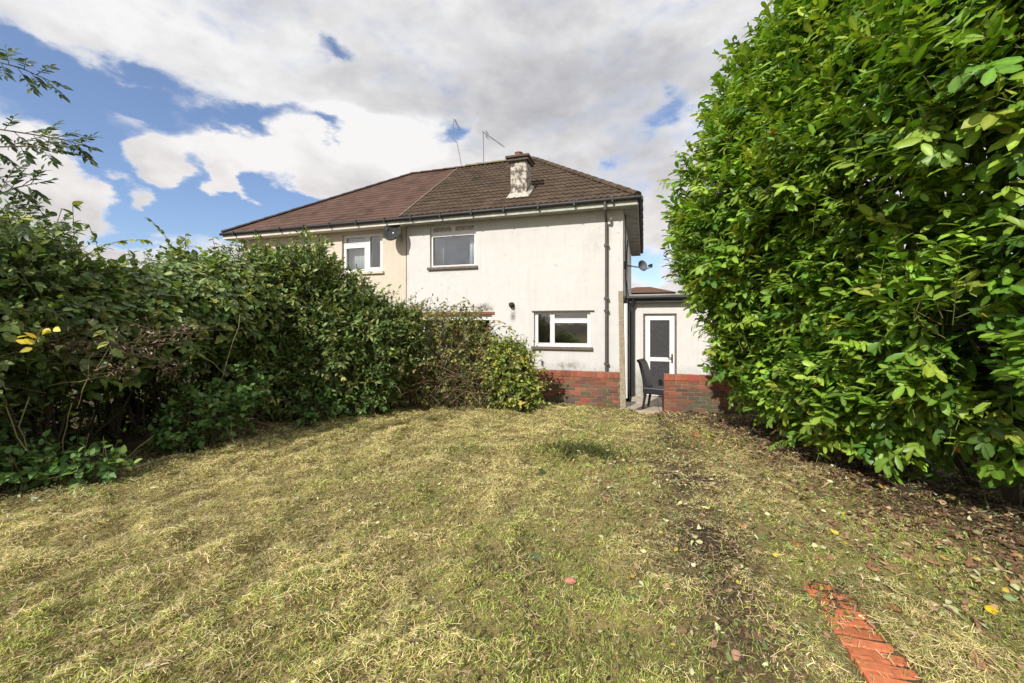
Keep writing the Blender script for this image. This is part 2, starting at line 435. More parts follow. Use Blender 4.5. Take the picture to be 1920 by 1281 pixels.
def tile_mat(name, a, b_, moss, mossamt):
    m, nt, b = mat_new(name)
    p = wpos(nt, (1, 1, 1), math.atan2(.3055, .9522))
    vor = N_(nt, 'ShaderNodeTexNoise', Scale=2.2, Detail=9, Roughness=.7); nt.links.new(p, vor.inputs['Vector'])
    at = N_(nt, 'ShaderNodeAttribute', attribute_name='col')
    c = ramp(nt, vor.outputs['Fac'], [(.3, a), (.7, b_)])
    c = mixc(nt, .8, c, at.outputs['Color'], 'MULTIPLY')
    n2 = noise(nt, p, 13, 6, .7)
    c = mixc(nt, ramp(nt, n2, [(.5, (0, 0, 0)), (.72, (mossamt,) * 3)]), c, moss)
    n3 = noise(nt, p, 45, 5, .7)
    c = mixc(nt, ramp(nt, n3, [(.55, (0, 0, 0)), (.75, (.5 * mossamt,) * 3)]), c, (.42, .38, .30))
    nt.links.new(c, b.inputs['Base Color']); b.inputs['Roughness'].default_value = .88; b.inputs['Specular IOR Level'].default_value = .25
    bump(nt, b, n3, .35, .008)
    return m
M['tile_old'] = tile_mat('weathered_roof_tile', (.050, .034, .024), (.098, .066, .044), (.11, .085, .045), .55)
M['tile_new'] = tile_mat('plain_roof_tile', (.078, .043, .032), (.108, .060, .045), (.12, .085, .06), .22)
M['ridge_moss'] = tile_mat('mossy_ridge_tile', (.14, .12, .06), (.20, .17, .09), (.16, .17, .05), .9)
M['ridge_dark'] = simple('dark_ridge_tile', (.045, .032, .028), .8)
M['gutter'] = simple('black_gutter', (.016, .016, .017), .5, .4, 9, 0, .4)
M['pipe'] = simple('brown_grey_pipe', (.085, .072, .062), .6, .3, 9)
M['darkpipe'] = simple('black_pipe', (.025, .027, .032), .45)
M['fascia'] = simple('pale_green_fascia', (.42, .43, .37), .7, .25, 5)
M['fascia_white'] = simple('white_fascia', (.62, .58, .51), .7, .15, 5)
M['soffit'] = simple('grey_soffit', (.30, .29, .26), .8, .35, 4)
M['upvc'] = simple('white_plastic', (.74, .73, .71), .35, .05, 8, 0, .5, 0)
M['sill'] = simple('weathered_sill', (.14, .115, .095), .85, .4, 12)
M['lintel'] = simple('red_brown_lintel', (.22, .085, .055), .8, .3, 12)
M['timber'] = simple('weathered_post_timber', (.30, .255, .18), .9, .35, 22)
M['board'] = simple('pale_edging_board', (.42, .33, .22), .9, .3, 18)
M['black_fabric'] = simple('black_leatherette', (.016, .016, .018), .42, .2, 30, 0, .5)
M['metal'] = simple('grey_metal', (.22, .22, .23), .45, .2, 20, .6)
M['dish'] = simple('grey_dish', (.045, .048, .044), .85, .3, 12, 0, .1)
M['dish_pale'] = simple('pale_grey_dish', (.10, .105, .115), .7, .15, 12)
M['black'] = simple('black_iron', (.015, .015, .015), .5)
M['mortar'] = simple('pale_mortar', (.42, .39, .345), .9, .3, 16)
M['slab'] = simple('patio_slab', (.36, .31, .25), .9, .3, 6)
M['room'] = simple('room_wall', (.34, .34, .35), .9, .1, 2, 0, .2, 0)
M['roofdark'] = simple('dark_felt', (.05, .047, .045), .9, .3, 8)
M['curtain'] = simple('pale_curtain', (.62, .66, .70), .9, .08, 8, 0, .2, 0)
M['net'] = simple('net_curtain', (.60, .60, .60), .9, .06, 30, 0, .2, 0)

def col_mat(name, rough=.85, sc=40, bmp=.4, moss=.65):
    m, nt, b = mat_new(name)
    a = N_(nt, 'ShaderNodeAttribute', attribute_name='col'); p = wpos(nt); f = noise(nt, p, sc, 6, .65); g = noise(nt, p, 6, 5, .6)
    c = mixc(nt, .75, a.outputs['Color'], ramp(nt, f, [(.25, (.6, .6, .6)), (.75, (1.3, 1.28, 1.25))]), 'MULTIPLY')
    c = mixc(nt, ramp(nt, g, [(.50, (0, 0, 0)), (.70, (moss,) * 3)]), c, (.10, .095, .055))
    nt.links.new(c, b.inputs['Base Color']); b.inputs['Roughness'].default_value = rough; b.inputs['Specular IOR Level'].default_value = .25
    bump(nt, b, f, bmp, .006)
    return m
M['brick'] = col_mat('garden_brick'); M['edging'] = col_mat('edging_brick', .9, 30, .25, .0)
M['litter'] = leafmat('litter_leaf', .75, .25, .12, (1.1, 1.0, .7))

def chimney_mat():
    m, nt, b = mat_new('flaking_chimney_render')
    p = wpos(nt); f = noise(nt, p, 7, 8, .72); g = noise(nt, p, 3, 4)
    c = ramp(nt, f, [(.36, (.56, .535, .48)), (.47, (.44, .41, .35)), (.53, (.15, .125, .10)), (.66, (.06, .05, .045))])
    nt.links.new(c, b.inputs['Base Color']); b.inputs['Roughness'].default_value = .9; bump(nt, b, f, .5, .01)
    return m
M['chimney'] = chimney_mat()
M['cap'] = simple('soot_brick_cap', (.10, .075, .06), .9, .45, 18)
M['pot'] = simple('old_terracotta', (.22, .10, .07), .9, .4, 16)

def glass_mat(name, tint=(.9, .95, .95), refl=.10, frost=0.0):
    m, nt, b = mat_new(name)
    tr = N_(nt, 'ShaderNodeBsdfTransparent'); tr.inputs[0].default_value = (*tint, 1)
    gl = N_(nt, 'ShaderNodeBsdfGlossy', Roughness=.03 + frost); gl.inputs[0].default_value = (1, 1, 1, 1)
    p = wpos(nt); f = noise(nt, p, 3.0, 4)
    bp = N_(nt, 'ShaderNodeBump', Strength=.06, Distance=.02); nt.links.new(f, bp.inputs['Height']); nt.links.new(bp.outputs[0], gl.inputs['Normal'])
    mx = N_(nt, 'ShaderNodeMixShader', Fac=refl); nt.links.new(tr.outputs[0], mx.inputs[1]); nt.links.new(gl.outputs[0], mx.inputs[2])
    nt.links.new(mx.outputs[0], nt.nodes['Material Output'].inputs['Surface'])
    return m
M['glass'] = glass_mat('window_glass', (.9, .93, .93), .13)
M['glass_up'] = glass_mat('upper_window_glass', (.9, .93, .93), .17)
def obscure_mat(name, a, b_, sc):
    m, nt, b = mat_new(name)
    p = wpos(nt); v = N_(nt, 'ShaderNodeTexVoronoi', Scale=sc); nt.links.new(p, v.inputs['Vector'])
    c = ramp(nt, v.outputs['Distance'], [(.1, a), (.6, b_)]); nt.links.new(c, b.inputs['Base Color'])
    b.inputs['Roughness'].default_value = .22; bump(nt, b, v.outputs['Distance'], .6, .01)
    return m
M['obscure'] = obscure_mat('obscured_door_glass', (.028, .028, .03), (.06, .06, .063), 48)
M['fanlight'] = obscure_mat('patterned_fanlight_glass', (.20, .19, .19), (.42, .40, .38), 16)

# ================================================================== ground
def ground_z(x, y, rough=True):
    x = np.asarray(x, float); y = np.asarray(y, float)
    s = x * V[0] + y * V[1]; u = x * U[0] + y * U[1]
    z = -.033 * np.clip(s, -6, 8.75)
    # sinks to patio level in the gap of the garden wall and behind the wall
    gap = np.clip((s - 7.9) / .95, 0, 1) * np.clip(1 - np.abs(u + .05) / .9, 0, 1) ** .6
    z = z - .15 * gap
    z = np.where(s > 8.78, -.56 + 0 * z, z)
    # worn path left of the brick edging
    pc = .45 - .03 * np.clip(s - 3, 0, 9)
    z = z - .035 * np.exp(-((u - pc) / .38) ** 2) * (s < 8.5)
    # rise to the hedge foot
    if rough:
        p = np.stack([x, y, 0 * x], -1).reshape(-1, 3)
        q = np.stack([u / .34, s / 1.3, 0 * x], -1).reshape(-1, 3)
        near = np.exp(-(np.maximum(np.hypot(x, y - 4) - 8, 0) / 2) ** 2)
        n = (fbm(q, 31, 3) - .5) * .13 + (fbm(p * 6.0, 41, 3) - .5) * .11
        flat = 1 - .93 * np.clip(1.6 - np.abs(u - .99) / .11, 0, 1) * (s > .6) * np.clip((3.2 - s) / .4, 0, 1)
        slot = np.clip(1.5 - np.abs(u - .99) / .085, 0, 1) * (s > 1.1) * (s < 2.95)
        z = z - .004 * slot
        z = z + (n.reshape(x.shape) - .012) * near * flat * (s < 8.78)
    return z
def straw_field(x, y):                             # 0 green .. 1 straw
    s = x * V[0] + y * V[1]; u = x * U[0] + y * U[1]
    q = np.stack([u / .45, s / 1.6, 0 * x], -1); p = np.stack([x / .9, y / .9, 0 * x + 5], -1)
    f = .5 * fbm(q, 31, 3) + .5 * fbm(p, 77, 3)
    f = f + .035 + .08 * np.clip(-u - .4, -1, 1.3) * np.clip(s / 5, 0, 1) - .05 * np.clip(u - .9, 0, 2) - .035 * np.exp(-((s - 2) / 1.2) ** 2)
    return np.clip((f - .40) / .18, 0, 1)
def dirt_field(x, y):                              # bare soil: path, hedge foot, wall foot, under the laurel
    s = x * V[0] + y * V[1]; u = x * U[0] + y * U[1]
    pc = .45 - .03 * np.clip(s - 3, 0, 9)
    path = np.exp(-((u - pc) / .34) ** 2) * np.clip((s - .9) / 1.2, 0, 1) * .80
    hed = np.clip((-u - 4.55) / .9, 0, 1)
    edg = 1.2 * np.clip(1.35 - np.abs(u - .99) / .10, 0, 1) * (s > 1.1) * (s < 2.85)
    lau = np.clip((x - 2.75) / .7, 0, 1) * np.clip((y - 1.5) / 1.5, 0, 1)
    n = fbm(np.stack([x * 1.7, y * 1.7, 0 * x], -1), 5, 3)
    return np.clip(np.maximum(np.maximum(np.maximum(path, hed), lau), edg) + (n - .5) * .9, 0, 1)

def ground_mat():
    m, nt, b = mat_new('lawn_soil')
    p = wpos(nt); a = noise(nt, p, 2.2, 8, .65); f = noise(nt, p, 38, 8, .7); g = noise(nt, p, 110, 5, .7)
    c = ramp(nt, a, [(.3, (.21, .175, .085)), (.5, (.28, .235, .115)), (.7, (.23, .235, .085))])
    c = mixc(nt, .85, c, ramp(nt, f, [(.25, (.45, .42, .4)), (.75, (1.6, 1.5, 1.3))]), 'MULTIPLY')
    at = N_(nt, 'ShaderNodeAttribute', attribute_name='col'); sp = N_(nt, 'ShaderNodeSeparateColor'); nt.links.new(at.outputs['Color'], sp.inputs[0])
    c = mixc(nt, sp.outputs[0], c, ramp(nt, f, [(.3, (.030, .022, .015)), (.7, (.10, .072, .05))]))
    nt.links.new(c, b.inputs['Base Color']); b.inputs['Roughness'].default_value = .95; b.inputs['Specular IOR Level'].default_value = .15
    h = mixc(nt, .4, f, g); bump(nt, b, h, .8, .03)
    return m
M['ground'] = ground_mat()
def build_ground():
    xs = np.concatenate([[-400, -120, -40, -18, -11], np.arange(-7.5, 5.6, .055), [6.2, 7, 9, 14, 30, 100, 400]])
    ys = np.concatenate([[-400, -100, -30, -10, -4, -1, 0], np.arange(.4, 11.4, .055), [12, 14, 20, 40, 120, 500, 1500]])
    X, Y = np.meshgrid(xs, ys); Z = ground_z(X, Y)
    nx, ny = len(xs), len(ys)
    idx = np.arange(nx * ny).reshape(ny, nx)
    q = np.stack([idx[:-1, :-1], idx[:-1, 1:], idx[1:, 1:], idx[1:, :-1]], -1).reshape(-1, 4)
    v = np.stack([X, Y, Z], -1).reshape(-1, 3)
    d = dirt_field(v[:, 0], v[:, 1]); c = np.stack([d, d, d], 1)
    o = np_mesh('lawn', v, q.ravel(), np.arange(len(q)) * 4, c, M['ground'])
    o['kind'] = 'structure'
build_ground()

def build_grass():
    r = np.random.default_rng(3)
    def scatter(n, dmin, dmax, pw):
        a = r.random(n); e = 2 - pw
        d = (dmin ** e + a * (dmax ** e - dmin ** e)) ** (1 / e)
        x = r.uniform(-1, 1, n) * (1.36 * d + .75)
        return x, d
    # keep to the lawn
    def keep(x, y):
        s = x * V[0] + y * V[1]; u = x * U[0] + y * U[1]
        return (s < 8.62) & (u > -6.0) & (x < 5.2) & ~((np.abs(u - .972 + .05 * (r.random(len(x)) - .5)) < .098) & (s > 1.2) & (s < 2.88) & (r.random(len(x)) > .03 + .70 * np.clip((s - 1.95) / .6, 0, 1) ** 1.4))
    parts = []
    tv = [(-.5, 0, 0), (.5, 0, 0), (.42, .5, .16), (-.42, .5, .16), (0, 1, 0)]
    tf = [(0, 1, 2, 3), (3, 2, 4)]
    def blades(n, pw, kind, dmax=9.3):
        x, y = scatter(int(n * 1.15), .8, dmax, pw); k = keep(x, y); x, y = x[k], y[k]
        st = straw_field(x, y); di = dirt_field(x, y); rr = r.random(len(x))
        if kind == 'straw': k = rr < (.16 + .80 * st) * (1 - .72 * di)
        elif kind == 'green': k = rr < (1.0 - .80 * st) * (1 - .88 * di)
        else: k = (rr < (.25 + .75 * di)) & ((np.abs(x * U[0] + y * U[1] - .99) > .17) | (x * V[0] + y * V[1] > 2.5))
        x, y, st = x[k], y[k], st[k]; n = len(x)
        z = ground_z(x, y); ub = x * U[0] + y * U[1]; sb_ = x * V[0] + y * V[1]; z = z + .016 * ((np.abs(ub - .99) < .11) & (sb_ > 1.1) & (sb_ < 2.8)); P = np.stack([x, y, z], 1)
        far = np.clip(y / 4.0, .8, 2.0)
        az = r.uniform(0, 2 * math.pi, n)
        if kind == 'green':
            el = r.uniform(.05, .95, n); L = r.uniform(.014, .045, n); w = .0027 * far * r.uniform(.7, 1.3, n)
            C = pick([(.22, .29, .050), (.33, .385, .075), (.43, .42, .13), (.12, .18, .040), (.18, .15, .07)], [4, 4, 2.5, 2, 1.5], n, r)
            P[:, 2] -= .003
        elif kind == 'straw':
            # raked clippings, mostly lying along the rows
            el = r.normal(.08, .22, n); L = np.where(r.random(n) < .13, r.uniform(.05, .10, n), r.uniform(.012, .048, n)); w = .0017 * far * r.uniform(.7, 1.4, n)
            C = pick([(.54, .45, .23), (.66, .56, .33), (.47, .40, .18), (.42, .42, .13), (.31, .33, .085), (.20, .15, .08)], [3, 2, 3, 3, 2.5, 2], n, r)
            P[:, 2] += r.uniform(.002, .03, n) * (.4 + .9 * st)
        else:
            el = r.normal(.05, .25, n); L = r.uniform(.02, .07, n); w = .004 * far * r.uniform(.7, 1.6, n)
            C = pick([(.10, .066, .038), (.16, .105, .06), (.06, .04, .026), (.24, .17, .10)], [3, 3, 2, 1.5], n, r)
            P[:, 2] += r.uniform(.0, .014, n)
        cl = np.clip((fbm(np.stack([x * 6.0, y * 6.0, 0 * x], -1), 41, 3) - .36) / .28, 0, 1); c2 = vnoise(np.stack([x * 2.3, y * 2.3, 0 * x + 9], -1), 61)
        C = C * np.array([1.09, 1.08, 1.22]) * (.98 + .48 * cl + .22 * (c2 - .5))[:, None]; P[:, 2] += (.012 * cl if kind == 'straw' else 0)
        L = L * np.clip(far, 1, 1.25)
        D = np.stack([np.cos(el) * np.cos(az), np.cos(el) * np.sin(az), np.sin(el)], 1)
        Nn = np.tile(np.array([0, 0, 1.]), (n, 1)) + r.normal(0, .35, (n, 3))
        side, D, Nn = axes(D, Nn)
        P = P - D * (L * (.5 if kind != 'green' else 0))[:, None] + np.array([0, 0, .002])
        bend = r.normal(0, 1, n) * L
        parts.append(instance(tv, tf, P, side, D, Nn, np.stack([w * 2, L, bend], 1), C))
    blades(560000, 1.35, 'straw'); blades(430000, 1.35, 'green'); blades(90000, 1.2, 'brown')
    # longer loose straws lying about
    o = np_mesh('grass', *merge(parts), M['grass'], smooth=False)
    tag(o, 'patchy freshly cut lawn of green grass under dry raked clippings', 'grass', kind='stuff')
build_grass()

# ================================================================== houses
SOFFIT = z_at(1131, 389, -.34)
FASC = SOFFIT + .17
RO, RZ = 3.5, None                                  # ridge line offset
PARTY = t_at(762, 0)
LEFT = PARTY - 6.35
RZ = z_at(866, 315, RO)
DEPTH = 2 * RO
OV, OVS = .36, .36                                  # overhangs front and side
EZ = FASC + .035                                    # roof surface level at the eave
PITCH = (RZ - EZ) / (RO + OV)
RID_R, RID_L = t_at(1000, RO), t_at(772, RO)

def wall_holes(mb, a, b, z0, z1, holes, o0=0.0, thick=.25):
    """front wall with openings, its reveals, both faces"""
    xs = sorted({a, b, *[h[0] for h in holes], *[h[1] for h in holes]}); zs = sorted({z0, z1, *[h[2] for h in holes], *[h[3] for h in holes]})
    idx = {}
    def vid(t, o, z):
        k = (round(t, 5), round(o, 5), round(z, 5))
        if k not in idx: idx[k] = len(vs); vs.append(HW(t, o, z))
        return idx[k]
    vs, fs = [], []
    for i in range(len(xs) - 1):
        for j in range(len(zs) - 1):
            cx, cz = (xs[i] + xs[i + 1]) / 2, (zs[j] + zs[j + 1]) / 2
            if any(h[0] < cx < h[1] and h[2] < cz < h[3] for h in holes): continue
            q = [(xs[i], zs[j]), (xs[i + 1], zs[j]), (xs[i + 1], zs[j + 1]), (xs[i], zs[j + 1])]
            fs.append([vid(t, o0, z) for t, z in q]); fs.append([vid(t, o0 + thick, z) for t, z in q][::-1])
    for h in holes:
        q = [(h[0], h[2]), (h[1], h[2]), (h[1], h[3]), (h[0], h[3])]
        for k in range(4):
            (t0, za), (t1, zb) = q[k], q[(k + 1) % 4]
            # split along the grid lines so that edges meet
            fs.append([vid(t0, o0, za), vid(t0, o0 + thick, za), vid(t1, o0 + thick, zb), vid(t1, o0, zb)])
    mb.add(vs, fs)

def make_window(parent, t0, t1, z0, z1, cells, o=.07, fw=.05, glass='glass', sill=True, sillmat='sill', bars=None, special=None):
    """cells: list of (ta,tb,za,zb) panes in 0..1 of the opening; frame is what remains"""
    fr = MB(); d0, d1 = o, o + .07
    T = lambda a: t0 + a * (t1 - t0); Z = lambda a: z0 + a * (z1 - z0)
    xs = sorted({0., 1., *[c[0] for c in cells], *[c[1] for c in cells]}); zs = sorted({0., 1., *[c[2] for c in cells], *[c[3] for c in cells]})
    for i in range(len(xs) - 1):
        for j in range(len(zs) - 1):
            cx, cz = (xs[i] + xs[i + 1]) / 2, (zs[j] + zs[j + 1]) / 2
            if any(c[0] < cx < c[1] and c[2] < cz < c[3] for c in cells): continue
            fr.box((T(xs[i]), d0, Z(zs[j])), (T(xs[i + 1]), d1, Z(zs[j + 1])), HW)
    for c in cells:                                  # sash rim standing a little proud
        if (c[1] - c[0]) * (t1 - t0) < .1: continue
        a, b, e, g = T(c[0]), T(c[1]), Z(c[2]), Z(c[3]); q = .018
        for lo, hi in (((a, e), (b, e + q)), ((a, g - q), (b, g)), ((a, e + q), (a + q, g - q)), ((b - q, e + q), (b, g - q))):
            fr.box((lo[0], d0 - .012, lo[1]), (hi[0], d1 - .02, hi[1]), HW)
    win = fr.build('window', M['upvc'], parent)
    for k, c in enumerate(cells):
        p = MB(); p.box((T(c[0]) + .002, d0 + .030, Z(c[2]) + .002), (T(c[1]) - .002, d0 + .036, Z(c[3]) - .002), HW)
        p.build('pane', M[special[k] if special and special.get(k) else glass], win)
    if sill:
        s = MB(); s.box((t0 - .06, -.07, z0 - .075), (t1 + .06, .069, z0 - .004), HW)
        s.build('sill', M[sillmat], win, bevel=.006)
    return win

def tile_slope(mb, e0, tdir, sdir, length, tl, tr, pitch_len, dx, wave, step, jit, amp_col=.16, seed=0):
    """courses of tiles laid on a slope. e0 origin on the eave, tdir along it, sdir up the slope"""
    e0, tdir, sdir = map(np.array, (e0, tdir, sdir)); nrm = np.cross(tdir, sdir); nrm /= np.linalg.norm(nrm)
    if nrm[2] < 0: nrm = -nrm
    rr = np.random.default_rng(seed); n = int(round(length / pitch_len)); ds = length / n
    for i in range(n):
        s0, s1 = i * ds, (i + 1) * ds
        lo, hi = min(tl(s0), tl(s1)), max(tr(s0), tr(s1))
        k0, k1 = math.floor(lo / dx), math.ceil(hi / dx)
        per = max(1, int(round(.30 / dx))); shift = (per // 2) * (i % 2) if wave == 0 else 0
        base = None; tilec = {}
        V0, V1, Vb, Cc = [], [], [], []
        for k in range(k0, k1 + 1):
            t = k * dx; tid = (k + shift) // per
            if tid not in tilec: tilec[tid] = (rr.uniform(-jit, jit), 1 + rr.normal(0, amp_col), rr.uniform(-jit, jit) * 2)
            h, c, sj = tilec[tid]
            wv = wave * (.5 + .5 * math.cos(2 * math.pi * t / .165)) ** 1.5 if wave else 0
            a = min(max(t, tl(s0)), tr(s0)); b = min(max(t, tl(s1)), tr(s1))
            V0.append(e0 + tdir * a + sdir * (s0 - .02 + sj) + nrm * (step + wv + h)); V1.append(e0 + tdir * b + sdir * s1 + nrm * (.004 + wv + h))
            Vb.append(e0 + tdir * a + sdir * (s0 - .02 + sj) + nrm * (-.012 + wv * .2)); Cc.append((c, c, c))
        m = len(V0); vs = V0 + V1 + Vb; fs = []
        for k in range(m - 1): fs += [(k, k + 1, m + k + 1, m + k), (2 * m + k, 2 * m + k + 1, k + 1, k)]
        b = len(mb.v); mb.v += [tuple(map(float, q)) for q in vs]; mb.f += [tuple(b + i_ for i_ in q) for q in fs]; mb.c += Cc * 3
def ridge_caps(mb, p0, p1, r=.10, seg=.42, n=7, col=None, seed=0):
    p0, p1 = np.array(p0), np.array(p1); d = p1 - p0; L = np.linalg.norm(d); d /= L; a = np.cross(d, (0, 0, 1)); a /= np.linalg.norm(a); b = np.cross(a, d)
    k = max(1, int(L / seg)); rr = np.random.default_rng(seed)
    for i in range(k):
        q0 = p0 + d * (L * i / k - .02); q1 = p0 + d * (L * (i + 1) / k); j = rr.uniform(-.006, .008); c = 1 + rr.normal(0, .14)
        vs = []
        for q, ra in ((q0, r + .012), (q1, r - .006)):
            for m in range(n):
                th = math.pi * m / (n - 1); vs.append(q + ra * (math.cos(th) * a + (math.sin(th) * .75 + j) * b))
        fs = [(m, m + 1, n + m + 1, n + m) for m in range(n - 1)] + [tuple(range(n))]
        mb.add(vs, fs, (c, c, c))

SL = math.hypot(RO + OV, RZ - EZ); cs, sn = (RO + OV) / SL, (RZ - EZ) / SL
T3 = np.array([U[0], U[1], 0]); B3 = np.array([V[0], V[1], 0]); Z3 = np.array([0, 0, 1.])
def front_slope(name, ta, tb, hipL, hipR, parent, mat, dx, wave, step, pl, jit, seed):
    mb = MB(); e0 = np.array(HW(0, -OV, EZ))
    tl = (lambda s: ta + (hipL - ta) * s / SL) if hipL is not None else (lambda s: ta)
    tr = (lambda s: tb + (hipR - tb) * s / SL) if hipR is not None else (lambda s: tb)
    tile_slope(mb, e0, T3, B3 * cs + Z3 * sn, SL, tl, tr, pl, dx, wave, step, jit, seed=seed)
    return mb

# ---------------- white house
wh = thing('white_house', 'white rendered right half of the semi-detached pair, with weathered brown tiles and white chimney', 'house', HW(-3, 3.5, ZP))
up_t0, up_t1 = t_at(806, 0), t_at(892, 0); up_z0, up_z1 = z_at(850, 500, 0), z_at(850, 421, 0)
lo_t0, lo_t1 = t_at(1001, 0), t_at(1107, 0); lo_z0, lo_z1 = z_at(1055, 650, 0), z_at(1055, 584.5, 0)
pt_t0, pt_t1 = t_at(790, 0), t_at(922, 0); pt_z0, pt_z1 = ZP + .35, z_at(860, 591, 0)
w = MB(); wall_holes(w, PARTY + .012, -.25, ZP - .25, SOFFIT + .06, [(up_t0, up_t1, up_z0, up_z1), (lo_t0, lo_t1, lo_z0, lo_z1), (pt_t0, pt_t1, pt_z0, pt_z1)])
w.build('wall', M['white_wall'], wh)
w = MB(); w.box((-.25, 0, ZP - .25), (0, DEPTH - .25, SOFFIT + .06), HW); w.build('side_wall', M['white_wall'], wh)
w = MB(); w.box((PARTY + .012, DEPTH - .25, ZP - .25), (0, DEPTH, SOFFIT + .06), HW); w.build('rear_wall', M['white_wall'], wh)
w = MB(); w.box((PARTY + .012, 3.2, ZP - .2), (-.26, 3.3, SOFFIT), HW); w.box((PARTY + .012, .27, 1.95), (-.26, 3.19, 2.15), HW); w.build('room_partition', M['room'], wh)
w = MB(); w.box((PARTY, .26, ZP - .2), (PARTY + .011, DEPTH - .26, SOFFIT), HW); w.build('party_wall', M['room'], wh)
# upper window: two patterned fanlights over one big pane
make_window(wh, up_t0, up_t1, up_z0, up_z1, [(.04, .47, .84, .975), (.53, .96, .84, .975), (.035, .965, .03, .755)], glass='glass_up', special={0: 'fanlight', 1: 'fanlight'})
make_window(wh, lo_t0, lo_t1, lo_z0, lo_z1, [(.055, .30, .075, .955), (.355, .955, .79, .955), (.355, .955, .075, .70)])
make_window(wh, pt_t0, pt_t1, pt_z0, pt_z1, [(.03, .31, .04, .93), (.35, .63, .04, .93), (.67, .97, .04, .93)])
l = MB(); l.box((pt_t0 - .12, -.025, pt_z1 + .012), (pt_t1 + .08, .05, pt_z1 + .085), HW); l.build('lintel', M['lintel'], wh, bevel=.004)
l = MB(); l.box((lo_t0 - .05, -.04, lo_z1 + .006), (lo_t1 + .09, .03, lo_z1 + .030), HW); l.build('drip_board', M['sill'], wh)
# window on the side wall, seen edge on
sz0, sz1 = 2.55, 3.65
f = MB(); f.box((.004, 1.1, sz0), (.05, 2.3, sz0 + .07), HW); f.box((.004, 1.1, sz1 - .07), (.05, 2.3, sz1), HW)
for o_ in (1.1, 1.66, 2.23): f.box((.004, o_, sz0 + .07), (.05, o_ + .07, sz1 - .07), HW)
sw = f.build('window', M['upvc'], wh)
p = MB(); p.box((.008, 1.17, sz0 + .07), (.014, 2.23, sz1 - .07), HW); p.build('pane', M['glass'], sw)
# roof
mb = front_slope('roof', PARTY, OVS, None, RID_R, wh, None, .0275, .024, .032, .285, .006, 5)
# right hip slope
e0 = np.array(HW(OVS, -OV, EZ)); dr = np.array(HW(RID_R, RO, RZ)) - np.array(HW(OVS, RO, EZ)); Lh = np.linalg.norm(dr); drn = dr / Lh
tile_slope(mb, e0, B3, drn, Lh, lambda s: (RO + OV) * s / Lh, lambda s: (DEPTH + 2 * OV) - (RO + OV) * s / Lh, .325, .06, .02, .03, .004, seed=6)
b0 = len(mb.v); mb.add([HW(PARTY, DEPTH + OV, EZ), HW(OVS, DEPTH + OV, EZ), HW(RID_R, RO, RZ), HW(PARTY, RO, RZ)], [(0, 1, 2, 3)], (.9, .9, .9))
roof = mb.build('roof', M['tile_old'], wh)
rc = MB(); ridge_caps(rc, HW(PARTY + .35, RO, RZ + .01), HW(RID_R, RO, RZ + .01), .11, seed=1); rc.build('ridge', M['ridge_moss'], roof, smooth=False)
rc = MB(); ridge_caps(rc, HW(OVS - .02, -OV + .02, EZ + .03), HW(RID_R, RO, RZ + .01), .10, .36, seed=2); ridge_caps(rc, HW(OVS, DEPTH + OV, EZ + .03), HW(RID_R, RO, RZ + .01), .10, seed=3)
rc.build('hip_tiles', M['tile_old'], roof)
# pale mortar line where the two roofs meet
ml = MB(); dd = B3 * cs + Z3 * sn; a0 = np.array(HW(PARTY, -OV, EZ)); ml.tube([a0 + dd * (SL * k / 12) + np.array([0, 0, .035]) + T3 * random.uniform(-.012, .012) for k in range(13)], .014, 6)
ml.build('verge_mortar', simple('faded_mortar', (.30, .235, .20), .9, .3, 16), roof)
fs_ = MB(); fs_.box((PARTY, -OV, SOFFIT), (OVS - .02, -OV + .025, FASC), HW); fs_.box((OVS - .025, -OV + .026, SOFFIT), (OVS, DEPTH + OV, FASC), HW); fs_.build('fascia', M['fascia'], wh)
sf = MB(); sf.box((PARTY, -OV + .027, SOFFIT + .004), (OVS - .027, -.003, SOFFIT + .03), HW); sf.box((.003, 0, SOFFIT + .004), (OVS - .027, DEPTH + OV, SOFFIT + .03), HW); sf.build('soffit', M['soffit'], wh)
g = MB(); g.tube([HW(PARTY, -OV - .055, FASC - .035), HW(OVS + .05, -OV - .055, FASC - .02)], .048, 10); g.tube([HW(OVS + .05, -OV - .03, FASC - .02), HW(OVS + .05, DEPTH + OV, FASC - .03)], .058, 10)
for k in range(9): g.box((OVS + .02, -.2 + k * .8, FASC - .075), (OVS + .115, -.15 + k * .8, FASC + .045), HW)
for k in range(7): g.box((PARTY + .4 + k * .9, -OV - .118, FASC - .10), (PARTY + .44 + k * .9, -OV - .004, FASC + .03), HW)
g.build('gutter', M['gutter'], wh)
dt = t_at(1137, -.06)
d = MB(); d.tube([HW(dt, -OV - .05, FASC - .06), HW(dt, -OV - .05, SOFFIT - .06), HW(dt, -.07, SOFFIT - .30), HW(dt, -.07, ZP)], .036, 10)
for zz in (0.4, 1.7, 2.0, 3.3): d.box((dt - .055, -.115, zz), (dt + .055, -.002, zz + .05), HW)
d.build('downpipe', M['pipe'], wh, smooth=False)
d = MB(); a_ = t_at(1147, -.05); d.tube([HW(a_ - .02, .02, SOFFIT - .20), HW(a_ - .02, -.12, SOFFIT - .20), HW(a_ - .02, -.14, SOFFIT - .25)], .02, 8); d.build('overflow_pipe', M['upvc'], wh)
# waste pipes and cables clustered on the side wall
d = MB(); d.tube([HW(.06, .10, 1.9), HW(.06, .10, ZP)], .05, 10); d.tube([HW(.07, .75, ZP + .1), HW(.07, .75, 3.4)], .045, 10); d.build('soil_pipe', M['upvc'], wh)
d = MB(); d.tube([HW(.10, .35, 3.5), HW(.05, .3, 2.6), HW(.12, .28, 2.1), HW(.05, .25, 1.6), HW(.05, .25, 1.2)], .014, 6); d.tube([HW(.04, .55, SOFFIT), HW(.05, .5, 2.4), HW(.10, .42, 1.75)], .012, 6); d.build('cable', M['black'], wh)
